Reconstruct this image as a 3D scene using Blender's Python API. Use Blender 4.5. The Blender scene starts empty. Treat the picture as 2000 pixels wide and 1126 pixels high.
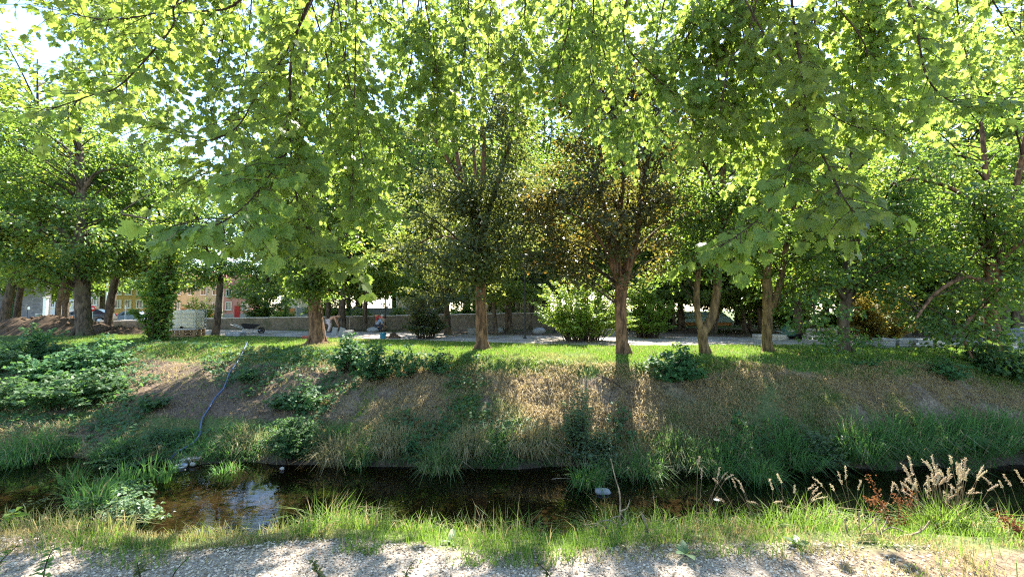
import bpy, bmesh, math, random
import numpy as np
from mathutils import Vector, Matrix
rng = np.random.default_rng(11)
random.seed(5)
scene = bpy.context.scene
COL = scene.collection
F = 839.0            # focal length in pixels of a 2000 px wide picture
PITCH = math.radians(2.39)
EYE = 1.65
WATER = -2.2
R = math.radians

def W(px, py, Y):
    u = (px - 1000) / F; v = (563 - py) / F
    dy = math.cos(PITCH) - math.sin(PITCH) * v
    dz = math.sin(PITCH) + math.cos(PITCH) * v
    s = Y / dy
    return np.array((u * s, Y, EYE + dz * s))
def GY(py, z=0.0):
    """depth at which height z is seen on picture row py"""
    v = (563 - py) / F
    dy = math.cos(PITCH) - math.sin(PITCH) * v
    dz = math.sin(PITCH) + math.cos(PITCH) * v
    return (z - EYE) / dz * dy
def nrm(a):
    a = np.asarray(a, float)
    return a / np.maximum(np.linalg.norm(a, axis=-1, keepdims=True), 1e-9)

# ---------------------------------------------------------------- value noise
_NT = np.random.default_rng(3).random((256, 256))
def vnoise(x, y):
    x = np.asarray(x, float); y = np.asarray(y, float)
    xi = np.floor(x).astype(int); yi = np.floor(y).astype(int)
    fx = x - xi; fy = y - yi
    fx = fx * fx * (3 - 2 * fx); fy = fy * fy * (3 - 2 * fy)
    g = lambda i, j: _NT[i % 256, j % 256]
    return (g(xi, yi) * (1 - fx) + g(xi + 1, yi) * fx) * (1 - fy) + (g(xi, yi + 1) * (1 - fx) + g(xi + 1, yi + 1) * fx) * fy
def fbm(x, y, o=3):
    s = 0; a = .5
    for i in range(o):
        s = s + a * vnoise(x * 2 ** i + 17 * i, y * 2 ** i + 31 * i); a *= .5
    return s / (1 - .5 ** o)

# ---------------------------------------------------------------- terrain
def crest(x): return np.interp(x, [-60, -24, -8.6, -1.2, 3.7, 9, 17, 60], [24, 21.3, 17.4, 14.9, 13.3, 13.7, 13.7, 15])
def toe(x): return np.interp(x, [-60, -14, -9, 0, 12, 60], [12.5, 11.2, 10.9, 10.35, 10.5, 12]) + (vnoise(x * .9, x * 0 + 3.3) - .5) * .5
def lip(x): return 3.04 + (vnoise(x * .8, x * 0 + 9.1) - .5) * .3
def ss(a, b, t):
    t = np.clip((t - a) / (b - a), 0, 1); return t * t * (3 - 2 * t)
def ground_z(x, y):
    x = np.asarray(x, float); y = np.asarray(y, float)
    yc = crest(x); yt = toe(x); yl = lip(x)
    s = (y - yt) / (yc - yt)
    f = np.interp(s, [-.12, 0, .07, .86, .95, 1.05, 1.25], [-.14, 0, .13, .92, .965, .99, 1.0])
    far = WATER - WATER * f
    n = np.interp((y - yl) / (5.9 - yl), [0, .15, .9, 1.0, 1.15], [0, -.05, -.95, -1.0, -1.12]) * -WATER
    mid = 8.2
    z = np.where(y > mid, far, n)
    isl = np.exp(-(((x + 8.1) / 1.5) ** 2 + ((y - 8.55) / .75) ** 2) * 1.2)
    z = np.where((y > 5.5) & (y < 10.4), np.maximum(z, WATER - .32 + .36 * isl), z)
    slope = np.clip(s * 6, 0, 1) * np.clip((1.15 - s) * 5, 0, 1)
    nz = (fbm(x * .9, y * .9) - .5) * .34 + (fbm(x * 4, y * 4, 2) - .5) * .09
    z = z + nz * slope
    z = z + np.where((y > 5.9) & (y < 10.2), (fbm(x * 1.6, y * 1.6) - .5) * .12, 0)
    z = z + np.where(y < 6, (fbm(x * 2, y * 2) - .5) * .05 * ss(3.0, 3.4, y), 0)
    z = z - ss(36, 75, y) * .85
    return z
def gz(x, y): return float(ground_z(np.array([x]), np.array([y]))[0])
def G(px, Y, dz=0.0):
    """ground point straight below the picture column px at depth Y"""
    x = (px - 1000) / F * Y / math.cos(PITCH) * 1.0
    return np.array((x, Y, gz(x, Y) + dz))
def GP(px, py, lo=9.0, hi=80.0):
    """ground point seen at pixel, marching the ray over the terrain"""
    ys = np.arange(lo, hi, .04)
    v = (563 - py) / F
    dy = math.cos(PITCH) - math.sin(PITCH) * v; dz = math.sin(PITCH) + math.cos(PITCH) * v
    s = ys / dy; xs = (px - 1000) / F * s; zs = EYE + dz * s
    g = ground_z(xs, ys)
    i = np.argmax(zs <= g) if np.any(zs <= g) else len(ys) - 1
    return np.array((xs[i], ys[i], g[i]))

# ---------------------------------------------------------------- mesh builder
class MB:
    def __init__(s):
        s.v = []; s.f = []; s.n = 0; s.att = {}; s.smooth = False
    def add(s, verts, faces, mat=0, smooth=True, **att):
        """faces: (M,3) or (M,4) int array"""
        verts = np.asarray(verts, float).reshape(-1, 3); faces = np.asarray(faces, int)
        s.v.append(verts); s.f.append((faces + s.n, mat, smooth))
        for k, a in att.items():
            s.att.setdefault(k, []).append((s.n, np.broadcast_to(np.asarray(a, float), (len(verts),))))
        s.n += len(verts)
    def build(s, name, mats, parent=None, loc=(0, 0, 0)):
        me = bpy.data.meshes.new(name)
        V = np.concatenate(s.v) - np.asarray(loc, float)
        me.vertices.add(len(V)); me.vertices.foreach_set('co', V.astype(np.float32).ravel())
        loops = np.concatenate([f.ravel() for f, _, _ in s.f]).astype(np.int32)
        tot = np.concatenate([np.full(len(f), f.shape[1]) for f, _, _ in s.f]).astype(np.int32)
        mi = np.concatenate([np.full(len(f), m) for f, m, _ in s.f]).astype(np.int32)
        sm = np.concatenate([np.full(len(f), b) for f, _, b in s.f]).astype(bool)
        st = np.concatenate([[0], np.cumsum(tot)[:-1]]).astype(np.int32)
        me.loops.add(len(loops)); me.loops.foreach_set('vertex_index', loops)
        me.polygons.add(len(tot)); me.polygons.foreach_set('loop_start', st)
        try: me.polygons.foreach_set('loop_total', tot)
        except Exception: pass
        me.update(calc_edges=True)
        me.polygons.foreach_set('material_index', mi)
        me.polygons.foreach_set('use_smooth', sm)
        for k, lst in s.att.items():
            arr = np.zeros(len(V), np.float32)
            for o, a in lst: arr[o:o + len(a)] = a
            at = me.attributes.new(k, 'FLOAT', 'POINT'); at.data.foreach_set('value', arr)
        for m in (mats if isinstance(mats, (list, tuple)) else [mats]): me.materials.append(m)
        ob = bpy.data.objects.new(name, me); COL.objects.link(ob); ob.location = loc
        if parent is not None:
            ob.parent = parent
        return ob
    # shapes
    def tube(s, pts, rad, sides=8, mat=0, cap=True, wob=0.0):
        P = np.asarray(pts, float); n = len(P); rad = np.broadcast_to(np.asarray(rad, float), (n,))
        T = np.gradient(P, axis=0); T = nrm(T)
        ref = np.array((1., 0, 0)) if abs(T[0][0]) < .9 else np.array((0, 1., 0))
        A = []; a = nrm(ref - T[0] * ref.dot(T[0]))
        for i in range(n):
            a = nrm(a - T[i] * a.dot(T[i])); A.append(a)
        A = np.array(A); B = np.cross(T, A)
        th = np.linspace(0, 2 * np.pi, sides, endpoint=False)
        rr = rad[:, None] * (1 + (rng.random((n, sides)) - .5) * wob)
        ring = P[:, None] + (A[:, None] * np.cos(th)[None, :, None] + B[:, None] * np.sin(th)[None, :, None]) * rr[..., None]
        V = ring.reshape(-1, 3)
        i, j = np.meshgrid(np.arange(n - 1), np.arange(sides), indexing='ij'); j2 = (j + 1) % sides
        q = np.stack([i * sides + j, i * sides + j2, (i + 1) * sides + j2, (i + 1) * sides + j], -1).reshape(-1, 4)
        s.add(V, q, mat)
        if cap:
            for e, o in ((0, True), (n - 1, False)):
                idx = np.arange(sides) + e * sides
                c = len(V)
                f = np.stack([np.full(sides, sides), (np.arange(sides) + 1) % sides, np.arange(sides)] if o else [np.full(sides, sides), np.arange(sides), (np.arange(sides) + 1) % sides], -1)
                s.add(np.vstack([V[idx], P[e]]), f, mat)
    def box(s, c, d, mat=0, rz=0.0, rx=0.0, bev=0.0, jit=0.0, ry=0.0):
        """bevelled box centred at c with full sizes d"""
        h = np.asarray(d, float) / 2
        b = min(bev, h.min() * .45)
        if b <= 0:
            V = np.array([(x, y, z) for x in (-1, 1) for y in (-1, 1) for z in (-1, 1)], float) * h
            Q = [(0, 1, 3, 2), (4, 6, 7, 5), (0, 4, 5, 1), (2, 3, 7, 6), (0, 2, 6, 4), (1, 5, 7, 3)]
            Q = np.array(Q)
        else:
            bm = bmesh.new(); bmesh.ops.create_cube(bm, size=1)
            for v in bm.verts: v.co = Vector((v.co.x * 2 * h[0], v.co.y * 2 * h[1], v.co.z * 2 * h[2]))
            bmesh.ops.bevel(bm, geom=list(bm.edges), offset=b, segments=1, affect='EDGES')
            bmesh.ops.triangulate(bm, faces=list(bm.faces))
            V = np.array([v.co[:] for v in bm.verts]); Q = np.array([[v.index for v in f.verts] for f in bm.faces]); bm.free()
        if jit: V = V + (rng.random(V.shape) - .5) * jit
        M = np.array(Matrix.Rotation(rz, 3, 'Z') @ Matrix.Rotation(ry, 3, 'Y') @ Matrix.Rotation(rx, 3, 'X'))
        s.add(V @ M.T + np.asarray(c, float), Q, mat, smooth=False)
    def lathe(s, prof, c=(0, 0, 0), sides=20, mat=0, axis='Z', smooth=True):
        P = np.asarray(prof, float); n = len(P)
        th = np.linspace(0, 2 * np.pi, sides, endpoint=False)
        V = np.stack([P[:, None, 0] * np.cos(th), P[:, None, 0] * np.sin(th), np.broadcast_to(P[:, None, 1], (n, sides))], -1).reshape(-1, 3)
        if axis == 'Y': V = V[:, [0, 2, 1]] * np.array((1, 1, -1))
        if axis == 'X': V = V[:, [2, 1, 0]]
        i, j = np.meshgrid(np.arange(n - 1), np.arange(sides), indexing='ij'); j2 = (j + 1) % sides
        q = np.stack([i * sides + j, i * sides + j2, (i + 1) * sides + j2, (i + 1) * sides + j], -1).reshape(-1, 4)
        s.add(V + np.asarray(c, float), q, mat, smooth)
    def rock(s, c, d, mat=0, amp=.25, sub=2, rz=0.0, flat=False):
        bm = bmesh.new(); bmesh.ops.create_icosphere(bm, subdivisions=sub, radius=1)
        V = np.array([v.co[:] for v in bm.verts]); Q = np.array([[v.index for v in f.verts] for f in bm.faces]); bm.free()
        k = rng.random(3) * 50
        n = vnoise(V[:, 0] * 1.7 + k[0], V[:, 1] * 1.7 + V[:, 2] * 1.3 + k[1])
        V = V * (1 + (n[:, None] - .5) * 2 * amp) * np.asarray(d, float) / 2
        M = np.array(Matrix.Rotation(rz, 3, 'Z')); V = V @ M.T
        s.add(V + np.asarray(c, float), Q, mat, smooth=not flat)
    def cards(s, C, D, N, L, Wd, mat=0, fold=.18, **att):
        """leaf quads: base at C, pointing D, face normal N"""
        C = np.asarray(C, float); D = nrm(D); N = nrm(N - D * (N * D).sum(-1, keepdims=True)); S = np.cross(D, N)
        L = np.broadcast_to(L, (len(C),))[:, None]; Wd = np.broadcast_to(Wd, (len(C),))[:, None]
        m = C + D * L * .45 + N * (Wd * fold)
        V = np.stack([C, m + S * Wd * .5 , C + D * L - N * L * .12, m - S * Wd * .5], 1)
        q = np.arange(len(C) * 4).reshape(-1, 4)
        at = {k: np.repeat(a, 4) for k, a in att.items()}
        s.add(V.reshape(-1, 3), q, mat, smooth=False, **at)
    def shaped(s, C, D, N, L, tmpl, tris, mat=0, droop=.25, **att):
        """leaves of a given outline template (K,2), petiole at the origin"""
        C = np.asarray(C, float); D = nrm(D); N = nrm(N - D * (N * D).sum(-1, keepdims=True)); S = np.cross(D, N)
        K = len(tmpl); L = np.broadcast_to(L, (len(C),))[:, None, None]
        x = tmpl[None, :, 0, None]; y = tmpl[None, :, 1, None]
        dr = np.broadcast_to(np.asarray(droop, float), (len(C),))[:, None, None]
        zz = -dr * y * y - .5 * dr * x * x + .10 * np.abs(x)
        V = C[:, None] + L * (S[:, None] * x + D[:, None] * y + N[:, None] * zz)
        T = (tris[None] + (np.arange(len(C)) * K)[:, None, None]).reshape(-1, 3)
        at = {k: np.repeat(a, K) for k, a in att.items()}
        s.add(V.reshape(-1, 3), T, mat, smooth=False, **at)
    def blades(s, B, H, Wd, lean, bend=.5, mat=0, **att):
        """grass blades: base points B, height H, width Wd, horizontal lean vectors (N,2) as a share of the height"""
        B = np.asarray(B, float); n = len(B)
        H = np.broadcast_to(H, (n,))[:, None]; Wd = np.broadcast_to(Wd, (n,))[:, None]
        a = rng.random(n) * 2 * np.pi
        S = np.stack([np.cos(a), np.sin(a), np.zeros(n)], -1)
        Ln = np.concatenate([lean, np.zeros((n, 1))], 1)
        up = np.array((0, 0, 1.))
        l2 = np.linalg.norm(lean, axis=1)[:, None]
        m = B + (up * .6 + Ln * .35) * H
        t = B + (up * np.clip(1 - bend * l2 * l2, .12, 1) + Ln) * H
        V = np.stack([B - S * Wd * .5, B + S * Wd * .5, m - S * Wd * .42, m + S * Wd * .42, t], 1)
        o = (np.arange(n) * 5)[:, None, None]
        T = (np.array([(0, 1, 2), (1, 3, 2), (2, 3, 4)])[None] + o).reshape(-1, 3)
        at = {k: np.repeat(np.broadcast_to(v, (n,)), 5) for k, v in att.items()}
        s.add(V.reshape(-1, 3), T, mat, smooth=False, **at)

def tag(o, label=None, cat=None, group=None, kind=None):
    if label: o['label'] = label
    if cat: o['category'] = cat
    if group: o['group'] = group
    if kind: o['kind'] = kind
    return o
def thing(name, loc, label, cat, group=None, rz=0.0):
    e = bpy.data.objects.new(name, None); e.empty_display_size = .2
    COL.objects.link(e); e.location = loc; e.rotation_euler = (0, 0, rz)
    return tag(e, label, cat, group)
def copy_tree(o, parent=None):
    c = o.copy(); COL.objects.link(c)
    if parent is not None: c.parent = parent
    for ch in o.children:
        copy_tree(ch, c)
    return c

# maple leaf outline
_h = [(.05, -.05), (.24, -.13), (.42, -.07), (.35, .07), (.53, .15), (.48, .25), (.69, .46), (.46, .45), (.47, .60), (.25, .50), (.31, .74), (.16, .74)]
_o = _h + [(0, 1.0)] + [(-x, y) for x, y in _h[::-1]]
MAPLE = np.array([(0, .30)] + _o)
MAPLE_T = np.array([(0, i + 1, (i + 1) % len(_o) + 1) for i in range(len(_o))])
_o2 = [(.28, -.05), (.62, .42), (.22, .5), (0, 1.0), (-.22, .5), (-.62, .42), (-.28, -.05)]
MAPLE2 = np.array([(0, .28)] + _o2)
MAPLE2_T = np.array([(0, i + 1, (i + 1) % len(_o2) + 1) for i in range(len(_o2))])
# ---------------------------------------------------------------- materials
class NT:
    def __init__(s, name):
        s.m = bpy.data.materials.new(name); s.m.use_nodes = True; s.t = s.m.node_tree; s.t.nodes.clear()
        s.out = s.t.nodes.new('ShaderNodeOutputMaterial')
    def n(s, typ, **kw):
        nd = s.t.nodes.new(typ)
        for k, v in kw.items():
            if k.startswith('i_'):
                nd.inputs[k[2:].replace('_', ' ')].default_value = v
            else: setattr(nd, k, v)
        return nd
    def l(s, a, b): s.t.links.new(a, b)
    def mixc(s, fac, a, b, blend='MIX'):
        nd = s.t.nodes.new('ShaderNodeMix'); nd.data_type = 'RGBA'; nd.blend_type = blend
        for k, v in (('Factor', fac), ('A', a), ('B', b)):
            i = [x for x in nd.inputs if x.name == k and (x.type == 'RGBA' if k != 'Factor' else x.type == 'VALUE')][0]
            if hasattr(v, 'is_linked') or isinstance(v, bpy.types.NodeSocket): s.l(v, i)
            else: i.default_value = v if k == 'Factor' else (*v, 1) if len(v) == 3 else v
        return [x for x in nd.outputs if x.type == 'RGBA'][0]
    def math(s, op, a, b=0.0, c=None):
        nd = s.t.nodes.new('ShaderNodeMath'); nd.operation = op
        for i, v in enumerate((a, b) if c is None else (a, b, c)):
            if isinstance(v, bpy.types.NodeSocket): s.l(v, nd.inputs[i])
            else: nd.inputs[i].default_value = v
        return nd.outputs[0]
    def ramp(s, fac, stops):
        nd = s.t.nodes.new('ShaderNodeValToRGB'); e = nd.color_ramp.elements
        while len(e) < len(stops): e.new(.5)
        for el, (p, c) in zip(e, stops): el.position = p; el.color = (*c, 1) if len(c) == 3 else c
        s.l(fac, nd.inputs['Fac']); return nd.outputs['Color']
    def noise(s, scale, detail=4, rough=.6, vec=None, dist=0.0):
        nd = s.n('ShaderNodeTexNoise'); nd.inputs['Scale'].default_value = scale; nd.inputs['Detail'].default_value = detail
        nd.inputs['Roughness'].default_value = rough; nd.inputs['Distortion'].default_value = dist
        if vec is not None: s.l(vec, nd.inputs['Vector'])
        return nd.outputs['Fac']
    def coords(s, kind='Object', scale=(1, 1, 1)):
        tc = s.n('ShaderNodeTexCoord'); mp = s.n('ShaderNodeMapping'); mp.inputs['Scale'].default_value = scale
        s.l(tc.outputs[kind], mp.inputs['Vector']); return mp.outputs['Vector']
    def bump(s, h, strength=.4, dist=.02):
        nd = s.n('ShaderNodeBump'); nd.inputs['Strength'].default_value = strength; nd.inputs['Distance'].default_value = dist
        s.l(h, nd.inputs['Height']); return nd.outputs['Normal']
    def pbsdf(s, col, rough=.8, spec=.3, normal=None, metal=0.0):
        p = s.n('ShaderNodeBsdfPrincipled')
        for k, v in (('Base Color', col), ('Roughness', rough), ('Specular IOR Level', spec), ('Metallic', metal)):
            if isinstance(v, bpy.types.NodeSocket): s.l(v, p.inputs[k])
            else: p.inputs[k].default_value = (*v, 1) if isinstance(v, tuple) and len(v) == 3 else v
        if normal is not None: s.l(normal, p.inputs['Normal'])
        return p
    def done(s, sh):
        s.l(sh.outputs[0] if not isinstance(sh, bpy.types.NodeSocket) else sh, s.out.inputs['Surface']); return s.m

def leaf_mat(name, a, b, ta, tb, mix=.5, rough=.42, spec=.35, odd=None, oddp=.0):
    t = NT(name)
    g = t.n('ShaderNodeNewGeometry'); r = g.outputs['Random Per Island']
    oi = t.n('ShaderNodeObjectInfo')
    cv = t.noise(.55, 2, .5, t.coords('Object'))
    k = t.math('ADD', t.math('MULTIPLY', r, .65), t.math('MULTIPLY', cv, .5))
    k = t.math('SUBTRACT', k, .08)
    col = t.mixc(k, a, b); tc = t.mixc(k, ta, tb)
    if odd is not None:
        hit = t.math('LESS_THAN', t.math('FRACT', t.math('MULTIPLY', r, 37.7)), oddp)
        col = t.mixc(hit, col, odd); tc = t.mixc(hit, tc, tuple(min(1, x * 2.2) for x in odd))
    hsv = t.n('ShaderNodeHueSaturation'); hsv.inputs['Saturation'].default_value = 1.0
    t.l(t.math('ADD', t.math('MULTIPLY', oi.outputs['Random'], .05), .475), hsv.inputs['Hue']); t.l(col, hsv.inputs['Color'])
    t.l(t.math('ADD', t.math('MULTIPLY', oi.outputs['Random'], .35), .83), hsv.inputs['Value'])
    p = t.pbsdf(hsv.outputs['Color'], rough, spec)
    tr = t.n('ShaderNodeBsdfTranslucent'); t.l(tc, tr.inputs['Color'])
    mx = t.n('ShaderNodeMixShader'); mx.inputs[0].default_value = mix
    t.l(p.outputs[0], mx.inputs[1]); t.l(tr.outputs[0], mx.inputs[2])
    return t.done(mx)
def bark_mat(name, dark, lite, moss=None, sc=1.0):
    t = NT(name)
    v = t.coords('Object', (3.6 * sc, 3.6 * sc, 1.1 * sc))
    n1 = t.noise(2.2, 6, .65, v, .6); n2 = t.noise(.9, 3, .6, t.coords('Object'))
    col = t.ramp(n1, [(.40, dark), (.52, lite), (.66, tuple(x * 1.7 for x in lite))])
    col = t.mixc(t.math('MULTIPLY', n2, .55), col, tuple(x * .55 for x in lite), 'MIX')
    if moss: col = t.mixc(t.ramp(n2, [(.5, (0, 0, 0)), (.68, (.7, .7, .7))]), col, moss)
    return t.done(t.pbsdf(col, .9, .2, t.bump(n1, .9, .05)))
def plain(name, col, rough=.7, spec=.3, var=.25, scale=6.0, bump=0.0, metal=0.0, dirt=None):
    t = NT(name)
    n = t.noise(scale, 5, .6, t.coords('Object'))
    c = t.mixc(n, tuple(x * (1 - var) for x in col), tuple(min(1, x * (1 + var)) for x in col))
    if dirt:
        n2 = t.noise(scale * .35, 4, .7, t.coords('Object'))
        c = t.mixc(t.ramp(n2, [(.45, (0, 0, 0)), (.65, (.8, .8, .8))]), c, dirt)
    return t.done(t.pbsdf(c, rough, spec, t.bump(n, bump, .02) if bump else None, metal))
def tint_mat(name, g1, g2, d1, d2, mix=.35, tg=None, td=None):
    """grass: the attribute tint goes from green (0) to dry (1)"""
    t = NT(name)
    at = t.n('ShaderNodeAttribute'); at.attribute_name = 'tint'
    r = t.n('ShaderNodeNewGeometry').outputs['Random Per Island']
    g = t.mixc(r, g1, g2); d = t.mixc(r, d1, d2); c = t.mixc(at.outputs['Fac'], g, d)
    tc = t.mixc(at.outputs['Fac'], tg or tuple(x * 1.8 for x in g2), td or d2)
    p = t.pbsdf(c, .55, .25); tr = t.n('ShaderNodeBsdfTranslucent'); t.l(tc, tr.inputs['Color'])
    mx = t.n('ShaderNodeMixShader'); mx.inputs[0].default_value = mix
    t.l(p.outputs[0], mx.inputs[1]); t.l(tr.outputs[0], mx.inputs[2]); return t.done(mx)

M = {}
M['maple'] = leaf_mat('maple_leaf', (.075, .13, .036), (.14, .20, .055), (.28, .44, .06), (.50, .60, .10), .56, .45, .3)
M['leaf'] = leaf_mat('tree_leaf', (.045, .10, .034), (.095, .155, .05), (.16, .30, .035), (.36, .48, .06), .5, .38, .4, (.22, .2, .03), .03)
M['leafy'] = leaf_mat('pale_tree_leaf', (.075, .14, .035), (.14, .20, .055), (.28, .44, .04), (.52, .58, .08), .5, .42, .35, (.28, .24, .03), .04)
M['copper'] = leaf_mat('copper_leaf', (.045, .060, .036), (.07, .082, .046), (.12, .16, .03), (.30, .23, .04), .45, .36, .4, (.26, .15, .02), .05)
M['dusk'] = leaf_mat('dusky_leaf', (.05, .075, .042), (.085, .115, .06), (.15, .21, .04), (.32, .34, .06), .45, .35, .45, (.2, .17, .03), .03)
M['gold'] = leaf_mat('gold_leaf', (.10, .11, .035), (.2, .16, .045), (.3, .28, .04), (.62, .46, .06), .52, .45, .3)
M['bush'] = leaf_mat('bush_leaf', (.09, .17, .035), (.17, .25, .05), (.24, .40, .04), (.46, .54, .07), .5, .45, .3)
M['nettle'] = leaf_mat('nettle_leaf', (.042, .105, .042), (.095, .175, .07), (.11, .27, .05), (.22, .38, .08), .42, .55, .25)
M['willow'] = leaf_mat('willow_leaf', (.09, .15, .08), (.17, .24, .13), (.2, .34, .09), (.34, .44, .13), .4, .45, .35)
M['rust'] = leaf_mat('rust_seed', (.17, .065, .03), (.28, .12, .05), (.22, .09, .03), (.34, .15, .05), .3, .7, .1)
M['plume'] = leaf_mat('plume_husk', (.46, .36, .23), (.68, .57, .40), (.55, .43, .28), (.72, .6, .4), .35, .75, .1)
M['grass'] = tint_mat('grass_blade', (.075, .15, .03), (.16, .24, .05), (.28, .205, .105), (.46, .355, .19), .38, (.26, .42, .05), (.52, .4, .18))
M['sedge'] = tint_mat('sedge_blade', (.06, .14, .045), (.13, .24, .08), (.32, .24, .13), (.50, .40, .23), .38, (.18, .38, .07), (.5, .38, .2))
M['bark'] = bark_mat('bark_brown', (.05, .03, .018), (.185, .105, .06))
M['bark2'] = bark_mat('bark_grey', (.035, .028, .022), (.12, .09, .065), (.06, .075, .03))
M['bark3'] = bark_mat('bark_olive', (.05, .035, .02), (.17, .115, .055), (.09, .085, .03))
M['twig'] = bark_mat('bark_twig', (.025, .018, .013), (.07, .05, .035), sc=4)
M['deadwood'] = bark_mat('dead_wood', (.22, .15, .09), (.46, .35, .24), sc=5)
M['concrete'] = plain('concrete', (.34, .34, .34), .9, .2, .2, 9, .3)
M['concrete_lt'] = plain('pale_concrete', (.50, .45, .40), .9, .2, .15, 6, .3)
M['stone'] = plain('grey_stone', (.30, .31, .33), .85, .25, .3, 7, .5)
M['slab'] = plain('grey_slab', (.25, .27, .28), .85, .25, .2, 7, .3)
M['soil'] = plain('soil', (.085, .058, .038), .95, .1, .5, 5, .8)
M['wood'] = plain('pallet_wood', (.30, .19, .10), .85, .2, .35, 14, .3)
M['wood_or'] = plain('orange_wood', (.45, .22, .08), .8, .2, .25, 8)
M['metal'] = plain('galvanised', (.5, .52, .54), .45, .5, .1, 10, 0, .7)
M['black'] = plain('black_paint', (.02, .02, .022), .5, .4, .2, 8)
M['white'] = plain('white_paint', (.75, .75, .74), .55, .35, .06, 5)
M['plastic'] = plain('white_plastic', (.78, .69, .50), .5, .4, .1, 4)
M['red'] = plain('red_paint', (.55, .03, .04), .5, .4, .1, 5)
M['brickred'] = plain('brick_red', (.38, .10, .06), .85, .2, .25, 9)
M['orange'] = plain('orange_paint', (.75, .28, .03), .55, .35, .1, 5)
M['blue'] = plain('blue_plastic', (.03, .20, .30), .5, .4, .15, 5)
M['hose'] = plain('hose_blue', (.07, .10, .19), .4, .45, .2, 3)
M['skin'] = plain('skin', (.55, .30, .19), .6, .3, .1, 8)
M['hair'] = plain('hair', (.16, .10, .06), .8, .2, .2, 30)
M['hair_grey'] = plain('hair_grey', (.5, .48, .45), .8, .2, .2, 30)
M['cloth_pink'] = plain('cloth_pale', (.62, .50, .48), .9, .1, .15, 12)
M['cloth_blue'] = plain('cloth_blue', (.28, .34, .46), .9, .1, .15, 12)
M['cloth_red'] = plain('cloth_red', (.45, .05, .05), .9, .1, .15, 12)
M['cloth_dark'] = plain('cloth_dark', (.06, .06, .08), .9, .1, .15, 12)
M['cloth_tan'] = plain('cloth_tan', (.3, .24, .18), .9, .1, .15, 12)
M['car_blue'] = plain('car_paint_blue', (.20, .25, .36), .3, .6, .04, 2)
M['car_dark'] = plain('car_paint_dark', (.02, .03, .045), .25, .6, .04, 2)
M['glass'] = plain('dark_glass', (.03, .04, .055), .08, .7, .1, 2)
M['tyre'] = plain('tyre', (.02, .02, .02), .8, .2, .1, 9)
M['green_paint'] = plain('green_paint', (.08, .17, .13), .6, .3, .15, 5)
M['tarp'] = plain('grey_tarp', (.2, .21, .23), .6, .3, .2, 4, .4)
def stone_wall(name, mortar, a, b, sc=1.0, moss=None):
    t = NT(name)
    v = t.coords('Object', (1.6 * sc, 1.6 * sc, 3.2 * sc))
    vo = t.n('ShaderNodeTexVoronoi'); vo.feature = 'DISTANCE_TO_EDGE'; t.l(v, vo.inputs['Vector']); vo.inputs['Scale'].default_value = 1.5
    vc = t.n('ShaderNodeTexVoronoi'); t.l(v, vc.inputs['Vector']); vc.inputs['Scale'].default_value = 1.5
    sep = t.n('ShaderNodeSeparateColor'); t.l(vc.outputs['Color'], sep.inputs[0])
    c = t.mixc(sep.outputs[0], a, b)
    n = t.noise(12, 5, .65, t.coords('Object')); c = t.mixc(t.math('MULTIPLY', n, .6), c, mortar)
    edge = t.ramp(vo.outputs['Distance'], [(.02, (1, 1, 1)), (.07, (0, 0, 0))])
    c = t.mixc(edge, c, mortar)
    if moss:
        n2 = t.noise(1.1, 4, .7, t.coords('Object')); c = t.mixc(t.ramp(n2, [(.48, (0, 0, 0)), (.66, (.75, .75, .75))]), c, moss)
    return t.done(t.pbsdf(c, .92, .15, t.bump(vo.outputs['Distance'], .6, .05)))
M['rwall'] = stone_wall('rubble_wall', (.16, .13, .10), (.18, .14, .10), (.26, .21, .15), .8, (.07, .08, .04))
M['castle'] = stone_wall('tower_stone', (.22, .21, .22), (.09, .085, .095), (.19, .18, .20), .5)
def render_wall(name, col, streak=.2):
    t = NT(name)
    n = t.noise(.7, 5, .65, t.coords('Object', (1, 1, .35)))
    c = t.mixc(n, tuple(x * (1 - streak) for x in col), col)
    return t.done(t.pbsdf(c, .9, .15))
M['pinkwall'] = render_wall('pink_render', (.62, .30, .28)); M['yellowwall'] = render_wall('ochre_render', (.66, .42, .18))
M['orangewall'] = render_wall('orange_render', (.62, .28, .12)); M['whitewall'] = render_wall('white_render', (.72, .70, .70))
M['palewall'] = render_wall('pale_render', (.62, .50, .46)); M['beigewall'] = render_wall('beige_render', (.52, .48, .36))
M['roof'] = plain('roof_tile', (.42, .17, .13), .85, .2, .25, 3); M['roofgreen'] = plain('roof_sheet', (.34, .38, .27), .7, .3, .12, 1.5)

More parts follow.
